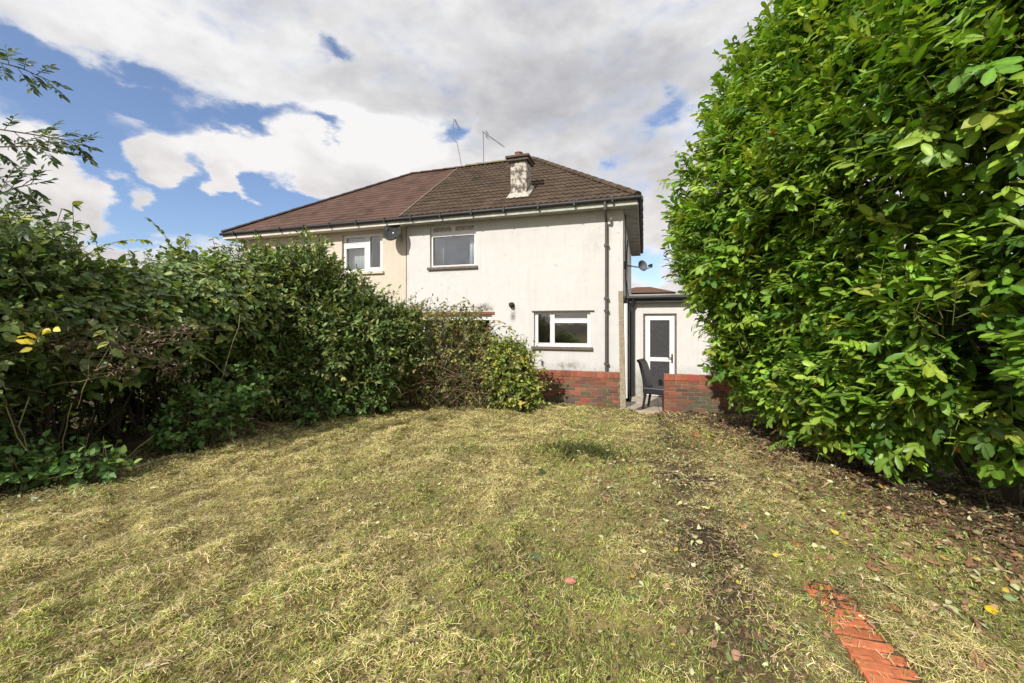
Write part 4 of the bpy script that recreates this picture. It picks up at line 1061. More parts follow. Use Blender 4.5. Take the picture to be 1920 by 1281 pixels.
def build_laurel():
    r = np.random.default_rng(21)
    root = thing('laurel_hedge', 'towering glossy green cherry laurel filling the right side of the garden', 'hedge', (4.3, 4.4, float(ground_z(np.array([4.3]), np.array([4.4]), False)[0])))
    def sample(n, inset, ymin=1.3, ymax=7.13, zmin=.10, zmax=7.0):
        y = r.uniform(ymin, ymax, n); z = r.uniform(zmin, zmax, n)
        x = laurel_face(y, z); h = .06
        gx = (laurel_face(y + h, z) - x) / h; gz = (laurel_face(y, z + h) - x) / h
        nn = norm(np.stack([-np.ones(n), np.clip(gx, -3, 3), np.clip(gz, -3, 3)], 1))
        P = np.stack([x, y, z], 1) - nn * inset[:, None]
        return P, nn
    parts = []
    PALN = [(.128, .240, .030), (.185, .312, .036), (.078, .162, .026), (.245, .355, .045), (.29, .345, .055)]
    def layer(n, inset, k, leafL, wts, jit, stem=True, Lr=(.22, .40), distich=False, zr=(.10, 7.0)):
        P, nn = sample(n, inset, zmin=zr[0], zmax=zr[1]); kp = fbm(P * 2.0, 55, 2) > (.35 if np.mean(inset) < .45 else 0); P, nn = P[kp], nn[kp]; n = len(P)
        dr = norm(nn * .75 + np.array([0, 0, .42]) + np.array([0, -.12, 0]) + r.normal(0, .38, (n, 3)))
        Ls = r.uniform(*Lr, n); B = P - dr * (Ls * .55)[:, None]
        q, D, Nn, S = shoot_leaves(B, dr, Ls, k, leafL, 1.02, .28, .85, .24, r, distich)
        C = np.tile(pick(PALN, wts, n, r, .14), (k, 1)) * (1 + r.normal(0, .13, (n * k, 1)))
        yl = r.random(len(C)) < .0016; C[yl] = (.42, .26, .03)
        side, D, Nn = axes(D, Nn)
        tv, tf, ti = LAUREL
        SS = np.stack([S * r.uniform(.85, 1.3, len(S)), S, S * r.uniform(.4, 1.5, len(S))], 1)
        ok = q[:, 2] > ground_z(q[:, 0], q[:, 1], False) +   .03 + .36 * np.clip((4.3 - q[:, 1]) / 1.3, 0, 1)
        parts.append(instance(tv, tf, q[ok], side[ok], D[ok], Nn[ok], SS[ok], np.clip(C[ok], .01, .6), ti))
        return B, dr, Ls
    sh = []
    sh.append(layer(4300, r.uniform(-.05, .16, 4300), 10, .137, [4, 4, 2.6, 2.6, 1.0], .1))
    sh.append(layer(2000, r.uniform(-.26, .02, 2000), 12, .138, [3, 4, 1.5, 3, .8], .1, Lr=(.3, .5), distich=True))      # sprays standing out
    sh.append(layer(1100, r.uniform(-.05, .25, 1100), 10, .145, [3, 3, 4, 1.5, .3], .1, zr=(.15, 1.15)))      # low skirt
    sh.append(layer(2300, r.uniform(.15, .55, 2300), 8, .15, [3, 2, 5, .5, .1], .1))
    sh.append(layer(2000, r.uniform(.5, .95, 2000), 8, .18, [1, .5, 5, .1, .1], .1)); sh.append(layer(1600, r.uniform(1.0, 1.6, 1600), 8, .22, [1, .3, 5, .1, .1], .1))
    np_mesh('foliage', *merge(parts), M['laurel'], root)
    B = np.concatenate([s[0] for s in sh]); d = np.concatenate([s[1] for s in sh]); L = np.concatenate([s[2] for s in sh])
    v = prisms(B - d * .1, B + d * L[:, None], np.full(len(B), .0042), np.full(len(B), .002), pick([(.12, .15, .04), (.12, .09, .04)], [3, 1], len(B), r))
    np_mesh('twigs', *v, M['stem'], root)
    mb = MB()
    for k in range(9):
        y = 1.9 + k * .58; bx = 4.6 + r.uniform(-.15, .4); zb = float(ground_z(np.array([bx]), np.array([y]), False)[0]) - .1
        tips = [(laurel_face(np.array([yy]), np.array([zz]))[0] + .35, yy, zz) for yy, zz in zip(y + r.uniform(-.6, .6, 7), r.uniform(.8, 6.2, 7))]
        limb_paths(mb, (bx, y, zb), tips, .045, r, 7, .10)
    mb.build('stems', M['bark'], root)
build_laurel()

# ---------------- generic shrub
def shrub(name, label, cat, ells, dens, k, leafL, tpl, pal, wts, seed, mat='leaf', ang=1.05, droop=.25, up=.7, Lr=(.16, .32), thick=.30, nz=.25, inner=.6, sprays=0, stemn=14, stem_r=.02,
          hollow=None, updir=.35, distich=False, extra=None, cut=.80, group=None, stemcol=((.10, .085, .045),), wide=1.0):
    r = np.random.default_rng(seed)
    cen = np.mean([e[0] for e in ells], 0); bz = float(ground_z(cen[0:1], cen[1:2], False)[0])
    root = thing(name, label, cat, (cen[0], cen[1], bz), group)
    parts = []; sh = []
    def layer(den, th0, th1, kk, wt, lf):
        nonlocal Lr
        P, Nn, Q = ell_pts(ells, den, r, th1, seed=seed, nz=nz, cut=cut)
        if hollow: kq = (P[:, 2] > hollow[1] + r.normal(0, .1, len(P))) | (P[:, 0] < hollow[0]); P, Nn = P[kq], Nn[kq]
        n = len(P)
        P = P - Nn * th0
        dr = norm(Nn * .7 + np.array([0, 0, updir]) + r.normal(0, .42, (n, 3))); Ls = r.uniform(*Lr, n); B = P - dr * (Ls * .5)[:, None]
        q, D, N2, S = shoot_leaves(B, dr, Ls, kk, lf, ang, droop, up, .32, r, distich)
        C = np.tile(pick(pal, wt, n, r, .16), (kk, 1)) * (1 + r.normal(0, .14, (n * kk, 1)))
        side, D, N2 = axes(D, N2); tv, tf, ti = tpl
        ok = q[:, 2] > ground_z(q[:, 0], q[:, 1], False) + .02
        parts.append(instance(tv, tf, q[ok], side[ok], D[ok], N2[ok], np.stack([S * wide * r.uniform(.8, 1.25, len(S)), S, S * r.uniform(.3, 1.6, len(S))], 1)[ok], np.clip(C[ok], .008, .7), ti))
        sh.append((B, dr, Ls))
    layer(dens, 0, thick, k, wts, leafL)
    if sprays:
        Lr0 = Lr; Lr = (.35, .62); layer(sprays, -.10, thick, k + 2, wts, leafL); Lr = Lr0
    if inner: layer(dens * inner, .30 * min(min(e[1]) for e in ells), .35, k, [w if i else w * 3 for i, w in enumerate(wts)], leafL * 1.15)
    if extra: parts += extra(r)
    np_mesh('foliage', *merge(parts), M[mat], root)
    B, d, L = (np.concatenate([s[i] for s in sh]) for i in range(3))
    tw = prisms(B - d * .25, B + d * L[:, None], np.full(len(B), .0045), np.full(len(B), .0018), pick(stemcol, [1] * len(stemcol), len(B), r))
    np_mesh('twigs', *tw, M['stem'], root)
    mb = MB()
    for i in range(stemn):
        e = ells[i % len(ells)]; c, ra = np.array(e[0]), np.array(e[1])
        bx, by = c[0] + r.uniform(-.5, .5) * ra[0], c[1] + r.uniform(-.5, .5) * ra[1]
        zb = float(ground_z(np.array([bx]), np.array([by]), False)[0]) - .05
        tips = [c + norm(r.normal(0, 1, 3) + [0, 0, .4]) * ra * r.uniform(.5, .9) for _ in range(3)]
        limb_paths(mb, (bx, by, zb), tips, stem_r, r, 6, .05)
    mb.build('stems', M['bark'], root)
    return root

def E(px, py, d, rx, ry, rz):                       # ellipsoid whose centre is seen at px,py
    return (W(px, py, d), (rx, ry, rz))
GRN = [(.07, .115, .036), (.12, .19, .055), (.175, .26, .075), (.25, .32, .11), (.33, .36, .12)]
def ET(x, y, ztop, rx, ry, rz): return (np.array([x, y, ztop - rz]), (rx, ry, rz))
hedge_ells = [ET(-5.05, 4.5, 2.02, .75, .8, .78), ET(-4.95, 5.3, 2.10, .85, .9, .82), ET(-4.75, 6.1, 2.25, .85, .9, .85), ET(-4.5, 6.8, 2.42, .75, .8, .9), ET(-5.6, 5.2, 2.1, .8, 1.5, 1.6), ET(-5.3, 6.6, 2.4, .9, 1.2, 1.9)]
def hedge_shingle(r):                               # big pale leaves of the climber spread over the hedge top
    P, Nn, Q = ell_pts(hedge_ells[:4], 560, r, .08, seed=3, nz=.25); k = (Nn[:, 2] > -.12 + r.normal(0, .15, len(Nn))); P, Nn = P[k], Nn[k]; n = len(P)
    d = norm(np.stack([r.normal(.8, .5, n), r.normal(-.5, .5, n), r.normal(-.35, .25, n)], 1)); nn = Nn + np.array([0, 0, .8]) + r.normal(0, .3, (n, 3))
    C = pick([(.20, .27, .11), (.30, .36, .18), (.36, .39, .13), (.12, .19, .065)], [3, 2.5, 1.5, 2], n, r); side, d, nn = axes(d, nn)
    return [instance(OVATE[0], OVATE[1], P + Nn * .03, side, d, nn, r.uniform(.08, .16, n), C, OVATE[2])]
hedge = shrub('overgrown_hedge', 'long overgrown hedge smothered in climbing leaves along the left boundary', 'hedge', hedge_ells, 72, 7, .12, OVATE, GRN, [3, 3, 2, 1.2, .5], 5, extra=hedge_shingle, stemn=22, stem_r=.016, nz=.42, sprays=16, hollow=(-5.15, .85))
def hedge_parts():
    r = np.random.default_rng(8)
    # brown dead growth caught under the climber
    cl = [W(x, y, d) for x, y, d in ((205, 640, 4.05), (240, 655, 4.1), (290, 660, 4.3), (325, 690, 4.5), (150, 640, 3.95), (215, 690, 4.0), (340, 620, 4.6), (270, 625, 4.2), (120, 655, 3.9))]
    parts = []
    for c in cl:
        n = int(r.uniform(25, 60)); P = c + r.normal(0, 1, (n, 3)) * [.08, .10, .06]; D = norm(r.normal(0, 1, (n, 3)) + [0, 0, -.8]); s, D, nn = axes(D, r.normal(0, 1, (n, 3)))
        parts.append(instance(OVATE[0], OVATE[1], P, s, D, nn, np.stack([r.uniform(.012, .03, n), r.uniform(.025, .055, n), r.uniform(.06, .18, n)], 1), pick([(.25, .19, .14), (.36, .29, .22), (.14, .10, .07)], [3, 2, 2], n, r), OVATE[2]))
    A, B = [], []
    for c in cl:
        for _ in range(9): A.append(c + r.normal(0, .06, 3)); B.append(c + r.normal(0, 1, 3) * [.24, .2, .10])
    parts.append(prisms(np.array(A), np.array(B), np.full(len(A), .004), np.full(len(A), .002), pick([(.22, .16, .11), (.14, .10, .07)], [1, 1], len(A), r)))
    o = np_mesh('dead_foliage', *merge(parts), M['dry'], hedge); o['label'] = 'brown withered leaves hanging below the green climber'
    c = W(78, 634, 3.35); pts = [(-.10, .02), (-.03, .0), (-.05, -.05), (-.09, -.04), (.03, .045), (.01, .065), (.07, .08), (-.08, -.08)]
    P = np.array([c + np.array([x, r.uniform(-.03, .03), z]) for x, z in pts]); n = len(P)
    D = norm(np.array([[x * 3 + .2, -.3, z * 2 - .05] for x, z in pts]) + r.normal(0, .3, (n, 3))); s, D, nn = axes(D, np.tile([.1, -.9, .6], (n, 1)) + r.normal(0, .25, (n, 3)))
    v = instance(OVATE[0], OVATE[1], P, s, D, nn, np.stack([r.uniform(.07, .09, n), r.uniform(.065, .09, n), np.full(n, .03)], 1), pick([(.60, .47, .035), (.52, .44, .05)], [2, 1], n, r), OVATE[2])
    tw = prisms(np.tile(c + [-.22, .2, .08], (n, 1)), P, np.full(n, .003), np.full(n, .002), np.tile([.2, .16, .05], (n, 1)))
    o = np_mesh('yellow_sprig', *merge([v, tw]), M['leaf'], hedge); o['label'] = 'bright yellow leaves standing out from the dark hedge'
    # long bare canes hanging out of the hedge
    cm_ = simple('pale_cane', (.17, .155, .07), .8, .3, 20)
    for p in ([(176, 660, 3.95), (166, 690, 3.9), (155, 730, 3.85), (145, 765, 3.85)], [(450, 590, 5.2), (437, 640, 5.1), (422, 690, 5.05), (408, 725, 5.0)], [(90, 724, 3.9), (150, 716, 3.9), (200, 705, 3.95)],
              [(5, 740, 3.6), (22, 790, 3.55), (50, 845, 3.55)], [(55, 745, 3.7), (35, 800, 3.6), (52, 848, 3.6)], [(135, 755, 3.9), (125, 800, 3.9), (118, 850, 3.85)], [(425, 800, 5.0), (440, 835, 4.95), (434, 790, 5.0)], [(480, 770, 5.7), (462, 800, 5.5), (450, 830, 5.4)], [(225, 868, 4.0), (260, 838, 4.2), (290, 815, 4.4)], [(370, 660, 4.8), (400, 680, 4.9), (425, 705, 5.0)]):
        mb = MB(); q = [W(*w_) for w_ in p]; q = [q[0]] + [b_ for a_, c_ in zip(q, q[1:]) for b_ in ((a_ + c_) / 2 + r.normal(0, .012, 3), c_)]; mb.tube(q, [.0055 * (1 - .06 * i_) for i_ in range(len(q))], 5); mb.build('cane', cm_, hedge)
hedge_parts()
def arching(parent, ells, count, seed, pal, leaf=.065, L0=(.5, 1.0)):
    r = np.random.default_rng(seed); P, Nn, Q = ell_pts(ells, 40, r, .1, seed=seed)
    k = (Nn[:, 2] > -.1) & (Nn[:, 0] > -.35); P, Nn = P[k], Nn[k]; ix = r.choice(len(P), min(count, len(P)), replace=False)
    A, B, C, LP, LD, LN = [], [], [], [], [], []
    for i in ix:
        p = P[i] - Nn[i] * .15; d = norm(Nn[i] + np.array([r.normal(.15, .3), r.normal(-.15, .35), r.uniform(.35, 1.0)])); L = r.uniform(*L0); m_ = 9; c = pick([(.16, .15, .06), (.2, .13, .09), (.12, .16, .05)], [2, 1, 1], 1, r)[0]
        for j in range(m_):
            q = p + d * L / m_; A.append(p); B.append(q); C.append(c); p = q; d = norm(d + np.array([r.normal(0, .07), r.normal(0, .07), -.17]))
            if j > 1:
                sd_ = norm(np.cross(d, [0, 0, 1.])); sg = 1 if j % 2 else -1
                for a_ in (-.6, 0, .6):
                    LP.append(p); LD.append(norm(sd_ * sg * (1 - .2 * abs(a_)) + d * (a_ + .3) + [0, 0, -.25])); LN.append(np.array([0, -.2, 1.]) + r.normal(0, .25, 3))
    LP, LD, LN = map(np.array, (LP, LD, LN)); n = len(LP); si, D, nn = axes(LD, LN); S = leaf * r.uniform(.7, 1.35, n)
    v = [instance(OVATE[0], OVATE[1], LP, si, D, nn, S, pick(pal, [1] * len(pal), n, r), OVATE[2]), prisms(np.array(A), np.array(B), np.full(len(A), .0042), np.full(len(A), .0036), np.array(C))]
    o = np_mesh('arching_shoots', *merge(v), M['leaf'], parent); o['kind'] = 'stuff'
arching(hedge, hedge_ells[:4], 46, 71, [(.17, .25, .08), (.25, .33, .13), (.32, .35, .11)], .085)
shrub('tall_shrub', 'tall dark-leaved shrub at the far left end of the overgrown hedge', 'shrub', [ET(-4.95, 3.75, 2.38, .62, .62, .8), ET(-5.3, 4.3, 2.5, .7, .7, .9), ET(-5.2, 3.4, 2.3, .7, .6, 1.5)], 105, 7, .085, OVATE, GRN, [4, 3, 1.5, .8, .2], 6, stemn=16, nz=.4, sprays=14)
shrub('evergreen_shrub', 'big rounded evergreen shrub with narrow glossy leaves in front of the cream house', 'shrub',
      [ET(-3.95, 7.5, 2.86, .95, .9, 1.1), ET(-3.25, 7.7, 2.34, .75, .8, 1.0), ET(-2.65, 7.75, 1.95, .62, .65, .8), ET(-3.3, 7.2, 1.75, .75, .7, .95), ET(-2.55, 7.65, 1.25, .55, .55, .75), ET(-4.4, 7.1, 2.3, .8, .8, 1.2), ET(-2.15, 7.9, 1.75, .45, .5, .6), ET(-3.9, 6.9, 1.5, .7, .55, .8)],
      110, 8, .115, LANCE, [(.075, .12, .035), (.13, .19, .055), (.18, .25, .068), (.25, .29, .095), (.33, .34, .12)], [3, 3, 2, 1.3, .6], 7, wide=1.45, nz=.36, sprays=10, stemn=24, droop=.15, cut=.78)
shrub('laurel_sprigs', 'upright leafy sprigs poking above the middle of the overgrown hedge', 'shrub', [ET(-5.0, 7.2, 2.72, .45, .5, .35), ET(-4.5, 7.3, 2.9, .45, .4, .4), ET(-5.5, 6.6, 2.52, .4, .4, .3)], 48, 7, .075, OVATE, GRN, [3, 3, 1.5, .5, .2], 18, inner=0, updir=1.1, nz=.5, stemn=8, stem_r=.012)
def thicket_stems(r): return []
bt = shrub('bramble_thicket', 'sparse bramble thicket of dry stems and small dull leaves in front of the brick wall', 'shrub', [ET(-2.0, 8.15, 1.95, .65, .42, 1.1), ET(-1.45, 8.2, 1.72, .65, .40, 1.0), ET(-.85, 8.2, 1.66, .6, .36, .95), ET(-.5, 8.15, 1.3, .38, .34, .8)], 104, 6, .072, OVATE,
      [(.11, .135, .045), (.17, .215, .06), (.24, .275, .08), (.22, .15, .08), (.34, .34, .09)], [2, 3, 2.6, 1.3, 1.1], 9, inner=.3, thick=.7, nz=.5, sprays=16, stemn=16, stem_r=.012, stemcol=((.2, .14, .09), (.15, .1, .07), (.26, .2, .13)))
def thicket_canes():
    r = np.random.default_rng(4); A, B, C = [], [], []
    for i in range(120):
        x = r.uniform(-2.6, -.2); y = 8.1 + r.uniform(-.35, .25) ; z = float(ground_z(np.array([x]), np.array([y]), False)[0])
        p = np.array([x, y, z]); d = norm(np.array([r.normal(0, .5), r.normal(-.1, .3), 1.0])); c = pick([(.22, .16, .10), (.14, .10, .065), (.30, .24, .16)], [2, 2, 1], 1, r)[0]
        for k in range(6):
            q = p + d * r.uniform(.18, .30); A.append(p); B.append(q); C.append(c); p = q; d = norm(d + np.array([r.normal(0, .22), r.normal(0, .2), -.22]))
    o = np_mesh('canes', *prisms(np.array(A), np.array(B), np.full(len(A), .006), np.full(len(A), .005), np.array(C)), M['stem'], bt); o['kind'] = 'stuff'
thicket_canes()
arching(bt, [ET(-2.0, 8.05, 1.85, .65, .42, 1.1), ET(-1.35, 8.1, 1.62, .65, .40, 1.0), ET(-.7, 8.1, 1.5, .6, .36, .95)], 34, 72, [(.17, .17, .06), (.24, .23, .08), (.26, .17, .09), (.34, .30, .09)], .06, (.4, .8))
ys = shrub('yellowing_shrub', 'small yellow-green shrub at the right end of the bramble thicket', 'shrub', [ET(-.13, 8.05, 1.12, .46, .40, .62), ET(.12, 8.05, .86, .34, .34, .55), ET(.1, 7.95, .45, .45, .3, .4)], 120, 7, .08, OVATE,
      [(.14, .20, .05), (.23, .30, .065), (.32, .37, .08), (.40, .40, .09), (.46, .34, .07)], [2, 3, 3, 1.5, .2], 10, stemn=10, stem_r=.012, nz=.45, sprays=22)
BRC = [(.08, .16, .042), (.115, .22, .06), (.16, .27, .08), (.21, .29, .08)]
def bramble(label, ells, seed, dens=70): shrub('bramble', label, 'bramble', ells, dens, 6, .085, OVATE, BRC, [2, 3, 2, .6], seed, inner=.2, stemn=5, stem_r=.008, wide=1.1, updir=.6, group='brambles at the foot of the hedge')
g0 = lambda x, y: float(ground_z(np.array([x]), np.array([y]), False)[0])
bramble('low fresh green bramble at the bottom left corner of the hedge foot', [(np.array([-4.55, 3.72, .12]), (.45, .25, .20)), (np.array([-4.05, 3.85, .08]), (.35, .22, .16))], 12)
bramble('taller bramble with broad leaves spilling onto the grass mid hedge', [(np.array([-3.75, 5.1, .33]), (.42, .28, .36)), (np.array([-3.45, 5.35, .55]), (.28, .25, .28)), (np.array([-4.0, 4.9, .12]), (.3, .22, .2))], 13, 60)
bramble('thin straggling bramble under the evergreen shrub', [(np.array([-2.7, 7.0, .05]), (.5, .25, .25)), (np.array([-3.1, 6.5, .1]), (.35, .25, .25))], 14, 34)

# ---------------- branches of a tree standing left of the picture
def build_tree():
    r = np.random.default_rng(15)
    root = thing('ash_tree', 'slender tree reaching pinnate leafy branches into the sky at the upper left', 'tree', (-6.1, 3.3, g0(-6.1, 3.3)))
    mb = MB(); mb.tube([(-6.1, 3.3, -.2), (-6.05, 3.35, 1.2), (-5.95, 3.4, 2.6), (-5.9, 3.4, 4.2), (-5.85, 3.4, 5.4)], [.07, .06, .05, .035, .012], 8); mb.build('trunk', M['bark'], root)
    parts, A, B = [], [], []
    def pinnate(p, d, L, nl=4):
        d = d / np.linalg.norm(d); up_ = np.array([0, -.25, 1.0]); s = np.cross(d, up_); s /= np.linalg.norm(s)
        A.append(p); B.append(p + d * L)
        P, D = [], []
        for k in range(nl):
            q = p + d * L * (.30 + .62 * k / max(1, nl - 1))
            for sg in (-1, 1): P.append(q); D.append(norm(d * .75 + s * sg * .8 + r.normal(0, .12, 3) + [0, 0, -.12]))
        P.append(p + d * L); D.append(d + r.normal(0, .1, 3))
        P, D = np.array(P), np.array(D); n = len(P); si, D, nn = axes(D, np.tile(np.array([.1, -.9, .7]), (n, 1)) + r.normal(0, .35, (n, 3)))
        parts.append(instance(LEAFLET[0], LEAFLET[1], P, si, D, nn, r.uniform(.060, .086, n), pick([(.035, .06, .02), (.05, .08, .025), (.075, .11, .03)], [3, 2, .8], n, r), LEAFLET[2]))
    boughs = [([(-130, 95, 3.6), (-20, 112, 3.55), (40, 128, 3.5), (85, 148, 3.5)], 9), ([(-150, 235, 3.6), (-20, 240, 3.5), (60, 252, 3.5), (118, 262, 3.45), (140, 268, 3.45)], 13), ([(-130, 290, 3.5), (-10, 276, 3.4), (60, 274, 3.4), (96, 280, 3.4)], 6),
              ([(-140, 380, 3.55), (-10, 368, 3.45), (30, 352, 3.4), (62, 345, 3.4)], 8), ([(-140, 340, 3.5), (-20, 335, 3.4), (22, 330, 3.4)], 4), ([(-120, 440, 3.5), (-10, 415, 3.4), (50, 408, 3.4)], 8)]
    bm = MB()
    for pts, n in boughs:
        q = [W(*p) for p in pts]; q = [np.array([-5.92, 3.4, q[0][2] - .25])] + q
        bm.tube(q, [.014, .009] + [.006] * (len(q) - 3) + [.003], 5)
        qq = np.array(q[1:])
        for i in range(n):
            f_ = (.25 + .75 * (i + .5) / n) * (len(qq) - 1); k = min(int(f_), len(qq) - 2); p = qq[k] + (qq[k + 1] - qq[k]) * (f_ - k)
            ax = norm(qq[k + 1] - qq[k]); dirn = norm(ax * .75 + np.array([0, r.uniform(-.6, .3), (1 if i % 2 else -1) * r.uniform(.35, .9)]))
            pinnate(p, dirn, r.uniform(.15, .23), 4 if i % 3 else 5)
        pinnate(qq[-1], norm(qq[-1] - qq[-2]), .15, 3)
    # the rest of the crown, mostly beyond the frame
    for i in range(60):
        p = np.array([-7.3, 3.2, 4.2]) + r.normal(0, 1, 3) * [.4, .5, .9]; pinnate(p, norm(r.normal(0, 1, 3) + [0, 0, .2]), .2, 4)
    parts.append(prisms(np.array(A), np.array(B), np.full(len(A), .0035), np.full(len(A), .002), np.tile([.07, .08, .03], (len(A), 1))))
    np_mesh('crown', *merge(parts), M['leaf'], root); bm.build('branches', M['bark'], root)
build_tree()

# ================================================================== fallen leaves
def leaf_on_ground(px, py, length, col, name, label, cat, tpl=OVATE, curl=.35, width=1.0, rot=None, group=None, lift=.014):
    r = np.random.default_rng(int(px * 7 + py)); d = 2.0
    for _ in range(30):
        p = W(px, py, d); gz = float(ground_z(p[0:1], p[1:2])[0]) + lift; d = d + ((EYE - gz) / ((py - HY) / F) - d) * .7
    p = W(px, py, d); a = r.uniform(0, 6.28) if rot is None else rot; D = np.array([[math.cos(a), math.sin(a), r.uniform(-.05, .15)]]); s, D, n = axes(D, np.array([[r.normal(0, .2), r.normal(-.15, .2), 1.0]]))
    P = p[None] - D * length / 2
    S = np.array([[length * width, length, length * curl * r.choice([-2, 1.5])]])
    v, l, st, c = instance(tpl[0], tpl[1], P, s, D, n, S, np.array([col]), tpl[2])
    o = np_mesh(name, v, l, st, c, M['litter'], loc=tuple(p)); so = o.modifiers.new('thick', 'SOLIDIFY'); so.thickness = .0015
    sd_ = o.modifiers.new('smooth', 'SUBSURF'); sd_.levels = sd_.render_levels = 2
    return tag(o, label, cat, group)
FL = 'fallen leaves on the lawn'
Y_, O_, BR, PK, PG, BE = (.70, .48, .03), (.55, .28, .04), (.26, .125, .06), (.42, .19, .13), (.50, .52, .30), (.50, .40, .26)
for px, py, L_, c_, lab in [
    (1859, 1144, .095, Y_, 'bright yellow oval leaf at lower right beside pale shredded leaves'), (1652, 911, .13, O_, 'large orange leaf on the grass in front of the laurel'),
    (1778, 928, .09, Y_, 'golden leaf lying close under the right end of the laurel'), (1724, 926, .12, PK, 'pinkish leaf lying between the orange and the golden leaf'),
    (1386, 983, .075, (.6, .40, .04), 'small amber leaf beside the middle stretch of brick edging'), (1337, 905, .12, BE, 'pale beige curled leaf on the worn path'),
    (1369, 853, .17, BE, 'long pale leaf near the foot of the laurel'), (1637, 1063, .13, (.40, .21, .12), 'tan curled leaf right of the brick edging top'),
    (1679, 1141, .10, BR, 'round brown leaf right of the brick edging'), (1724, 1154, .07, (.28, .09, .05), 'small dark red leaf next to the round brown leaf'),
    (1789, 1143, .11, PG, 'crumpled pale green leaf left of the bright yellow one'), (1840, 1166, .10, PG, 'pale green leaf just below the bright yellow one'),
    (1584, 1017, .06, Y_, 'slim yellow leaf on the grass above the brick edging'), (1563, 981, .12, (.36, .20, .13), 'brown folded leaf right of the middle bricks'),
    (1745, 1052, .10, PK, 'dull pink leaf half sunk in the grass at right'), (1071, 1089, .075, (.50, .20, .17), 'single pink leaf in the middle of the lawn'),
    (1008, 1044, .13, (.09, .14, .075), 'grey-green broad leaf lying mid lawn'), (1020, 884, .16, (.05, .10, .035), 'dark green upturned leaf farther up the lawn'),
    (1835, 1240, .12, (.30, .15, .10), 'brown leaf at the bottom right corner'), (1812, 1130, .09, (.52, .45, .08), 'lime yellow leaf above the crumpled pale green one')]:
    leaf_on_ground(px, py, L_, c_, 'fallen_leaf', lab, 'leaf', group=FL, curl=.25)
def stick(name, label, p0, p1, r0, col):
    a, b = None, None; q = []
    for px, py in (p0, p1):
        d = 2.0
        for _ in range(30):
            p = W(px, py, d); gz = float(ground_z(p[0:1], p[1:2])[0]) + .022; d = d + ((EYE - gz) / ((py - HY) / F) - d) * .7
        q.append(W(px, py, d))
    mb = MB(); n = 7; mb.tube([q[0] + (q[1] - q[0]) * k / n + np.random.default_rng(k).normal(0, .0025, 3) for k in range(n + 1)], [r0 * (1 - .35 * k / n) for k in range(n + 1)], 8)
    tag(mb.build(name, simple('wood_' + name, col, .85, .3, 40), loc=tuple(q[0])), label, 'stick')
stick('stick', 'pale stripped stick at the bottom left of the lawn', (256, 1253), (333, 1228), .011, (.40, .29, .19))
stick('twig', 'thin dark twig lying in the clippings at the bottom centre', (760, 1203), (850, 1190), .005, (.17, .12, .07))
stick('dry_stalk', 'curved pale stalk beside the grey-green leaf mid lawn', (975, 1085), (1025, 1058), .004, (.42, .34, .2))

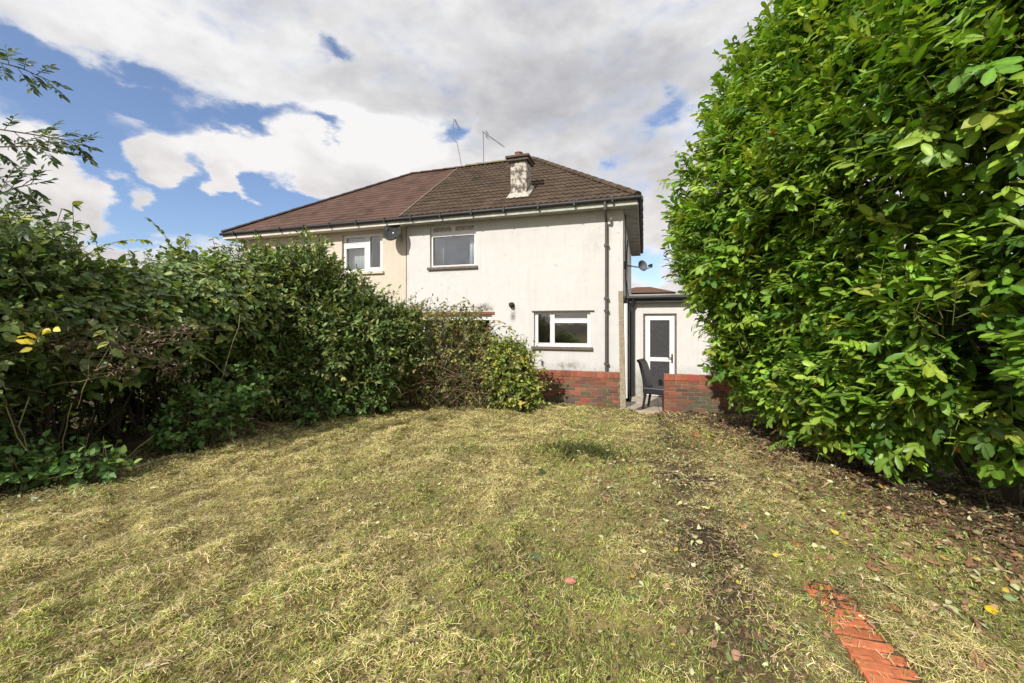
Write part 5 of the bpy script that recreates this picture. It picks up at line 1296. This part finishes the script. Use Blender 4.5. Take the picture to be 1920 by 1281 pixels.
def litter():
    r = np.random.default_rng(33); parts = []
    def lay(x, y, Lr, pal, w, tpl, lift=.02):
        us_, ss_ = x * U[0] + y * U[1], x * V[0] + y * V[1]; k = (ss_ < 8.6) & ~((np.abs(us_ - .99) < .15) & (ss_ < 2.45)); x, y = x[k], y[k]; n = len(x); z = ground_z(x, y) + r.uniform(.003, lift, n); az = r.uniform(0, 6.28, n); D = np.stack([np.cos(az), np.sin(az), r.normal(0, .15, n)], 1)
        s, D, nn = axes(D, np.tile([0, 0, 1.], (n, 1)) + r.normal(0, .4, (n, 3))); L = r.uniform(*Lr, n); P = np.stack([x, y, z], 1) - D * (L / 2)[:, None]
        parts.append(instance(tpl[0], tpl[1], P, s, D, nn, np.stack([L * r.uniform(.6, 1.2, n), L, L * r.normal(0, 1.6, n)], 1), pick(pal, w, n, r), tpl[2]))
    # brown leaves blown under the laurel
    n = 4200; y = r.uniform(2.2, 8.4, n); x = 3.15 + r.normal(0, .42, n) - .05 * (y - 4) * (y < 5); lay(x, y, (.018, .075), [(.17, .095, .055), (.25, .15, .09), (.11, .065, .04), (.38, .27, .16), (.42, .30, .08)], [4, 3, 4, 1.3, .2], OVATE)
    n = 3400; lay(r.uniform(.7, 4.2, n), r.uniform(1.5, 6, n), (.018, .055), [(.20, .115, .07), (.30, .19, .12), (.46, .48, .26), (.58, .42, .07), (.14, .19, .07)], [3, 2, 2, .3, 2], OVATE, .035)
    # torn leaf pieces along the hedge foot and over the lawn
    n = 1100; y = r.uniform(3.4, 8.4, n); x = -4.35 + .33 * (y - 3.7) + np.abs(r.normal(0, .55, n)) + .1; lay(x, y, (.02, .06), [(.42, .42, .27), (.30, .33, .17), (.20, .14, .08), (.5, .48, .36), (.10, .14, .05)], [2, 2, 3, 1.5, 2], OVATE)
    n = 2600; d = r.uniform(1.4, 8, n); lay(r.uniform(-1, 1, n) * 1.2 * d, d, (.012, .042), [(.14, .18, .06), (.25, .18, .10), (.46, .44, .26), (.55, .50, .36), (.09, .13, .045)], [3, 2, 1.6, .8, 2], OVATE, .04)
    n = 500; u = r.uniform(-6, .0, n); s = 8.15 + r.uniform(-.5, .45, n); x = U[0] * u + V[0] * s; y = U[1] * u + V[1] * s; lay(x, y, (.03, .07), [(.16, .17, .06), (.2, .13, .07), (.3, .28, .12)], [2, 2, 1], OVATE, .04)
    tag(np_mesh('leaf_litter', *merge(parts), M['litter']), 'scattered brown and pale leaf scraps over the lawn and under the hedges', 'leaf litter', kind='stuff')
litter()
# rough tufts and weeds in the lawn
def tuft(px, py, n, spread, h, pal, label):
    r = np.random.default_rng(int(px)); d = 3.0
    for _ in range(30):
        p = W(px, py, d); gz = float(ground_z(p[0:1], p[1:2])[0]); d = d + ((EYE - gz) / ((py - HY) / F) - d) * .7
    p = W(px, py, d); x = p[0] + r.normal(0, spread[0], n); y = p[1] + r.normal(0, spread[1], n); z = ground_z(x, y); D = norm(np.stack([r.normal(0, .5, n), r.normal(0, .5, n), np.ones(n)], 1))
    s, D, nn = axes(D, r.normal(0, 1, (n, 3))); L = h * r.uniform(.5, 1.2, n); v = instance(LANCE[0], LANCE[1], np.stack([x, y, z - .004], 1), s, D, nn, np.stack([L * .45, L, L * r.normal(1, 1, n)], 1), pick(pal, [1] * len(pal), n, r), None)
    tag(np_mesh('grass_tuft', *v, M['grass'], loc=tuple(p)), label, 'grass tuft', kind='stuff')
tuft(1100, 848, 1100, (.28, .14), .085, [(.07, .09, .03), (.10, .13, .04), (.13, .12, .05)], 'dark mound of uncut grass far up the lawn')
tuft(870, 848, 500, (.24, .12), .055, [(.15, .20, .035), (.19, .23, .05)], 'bright green patch of fresh grass left of the dark mound')
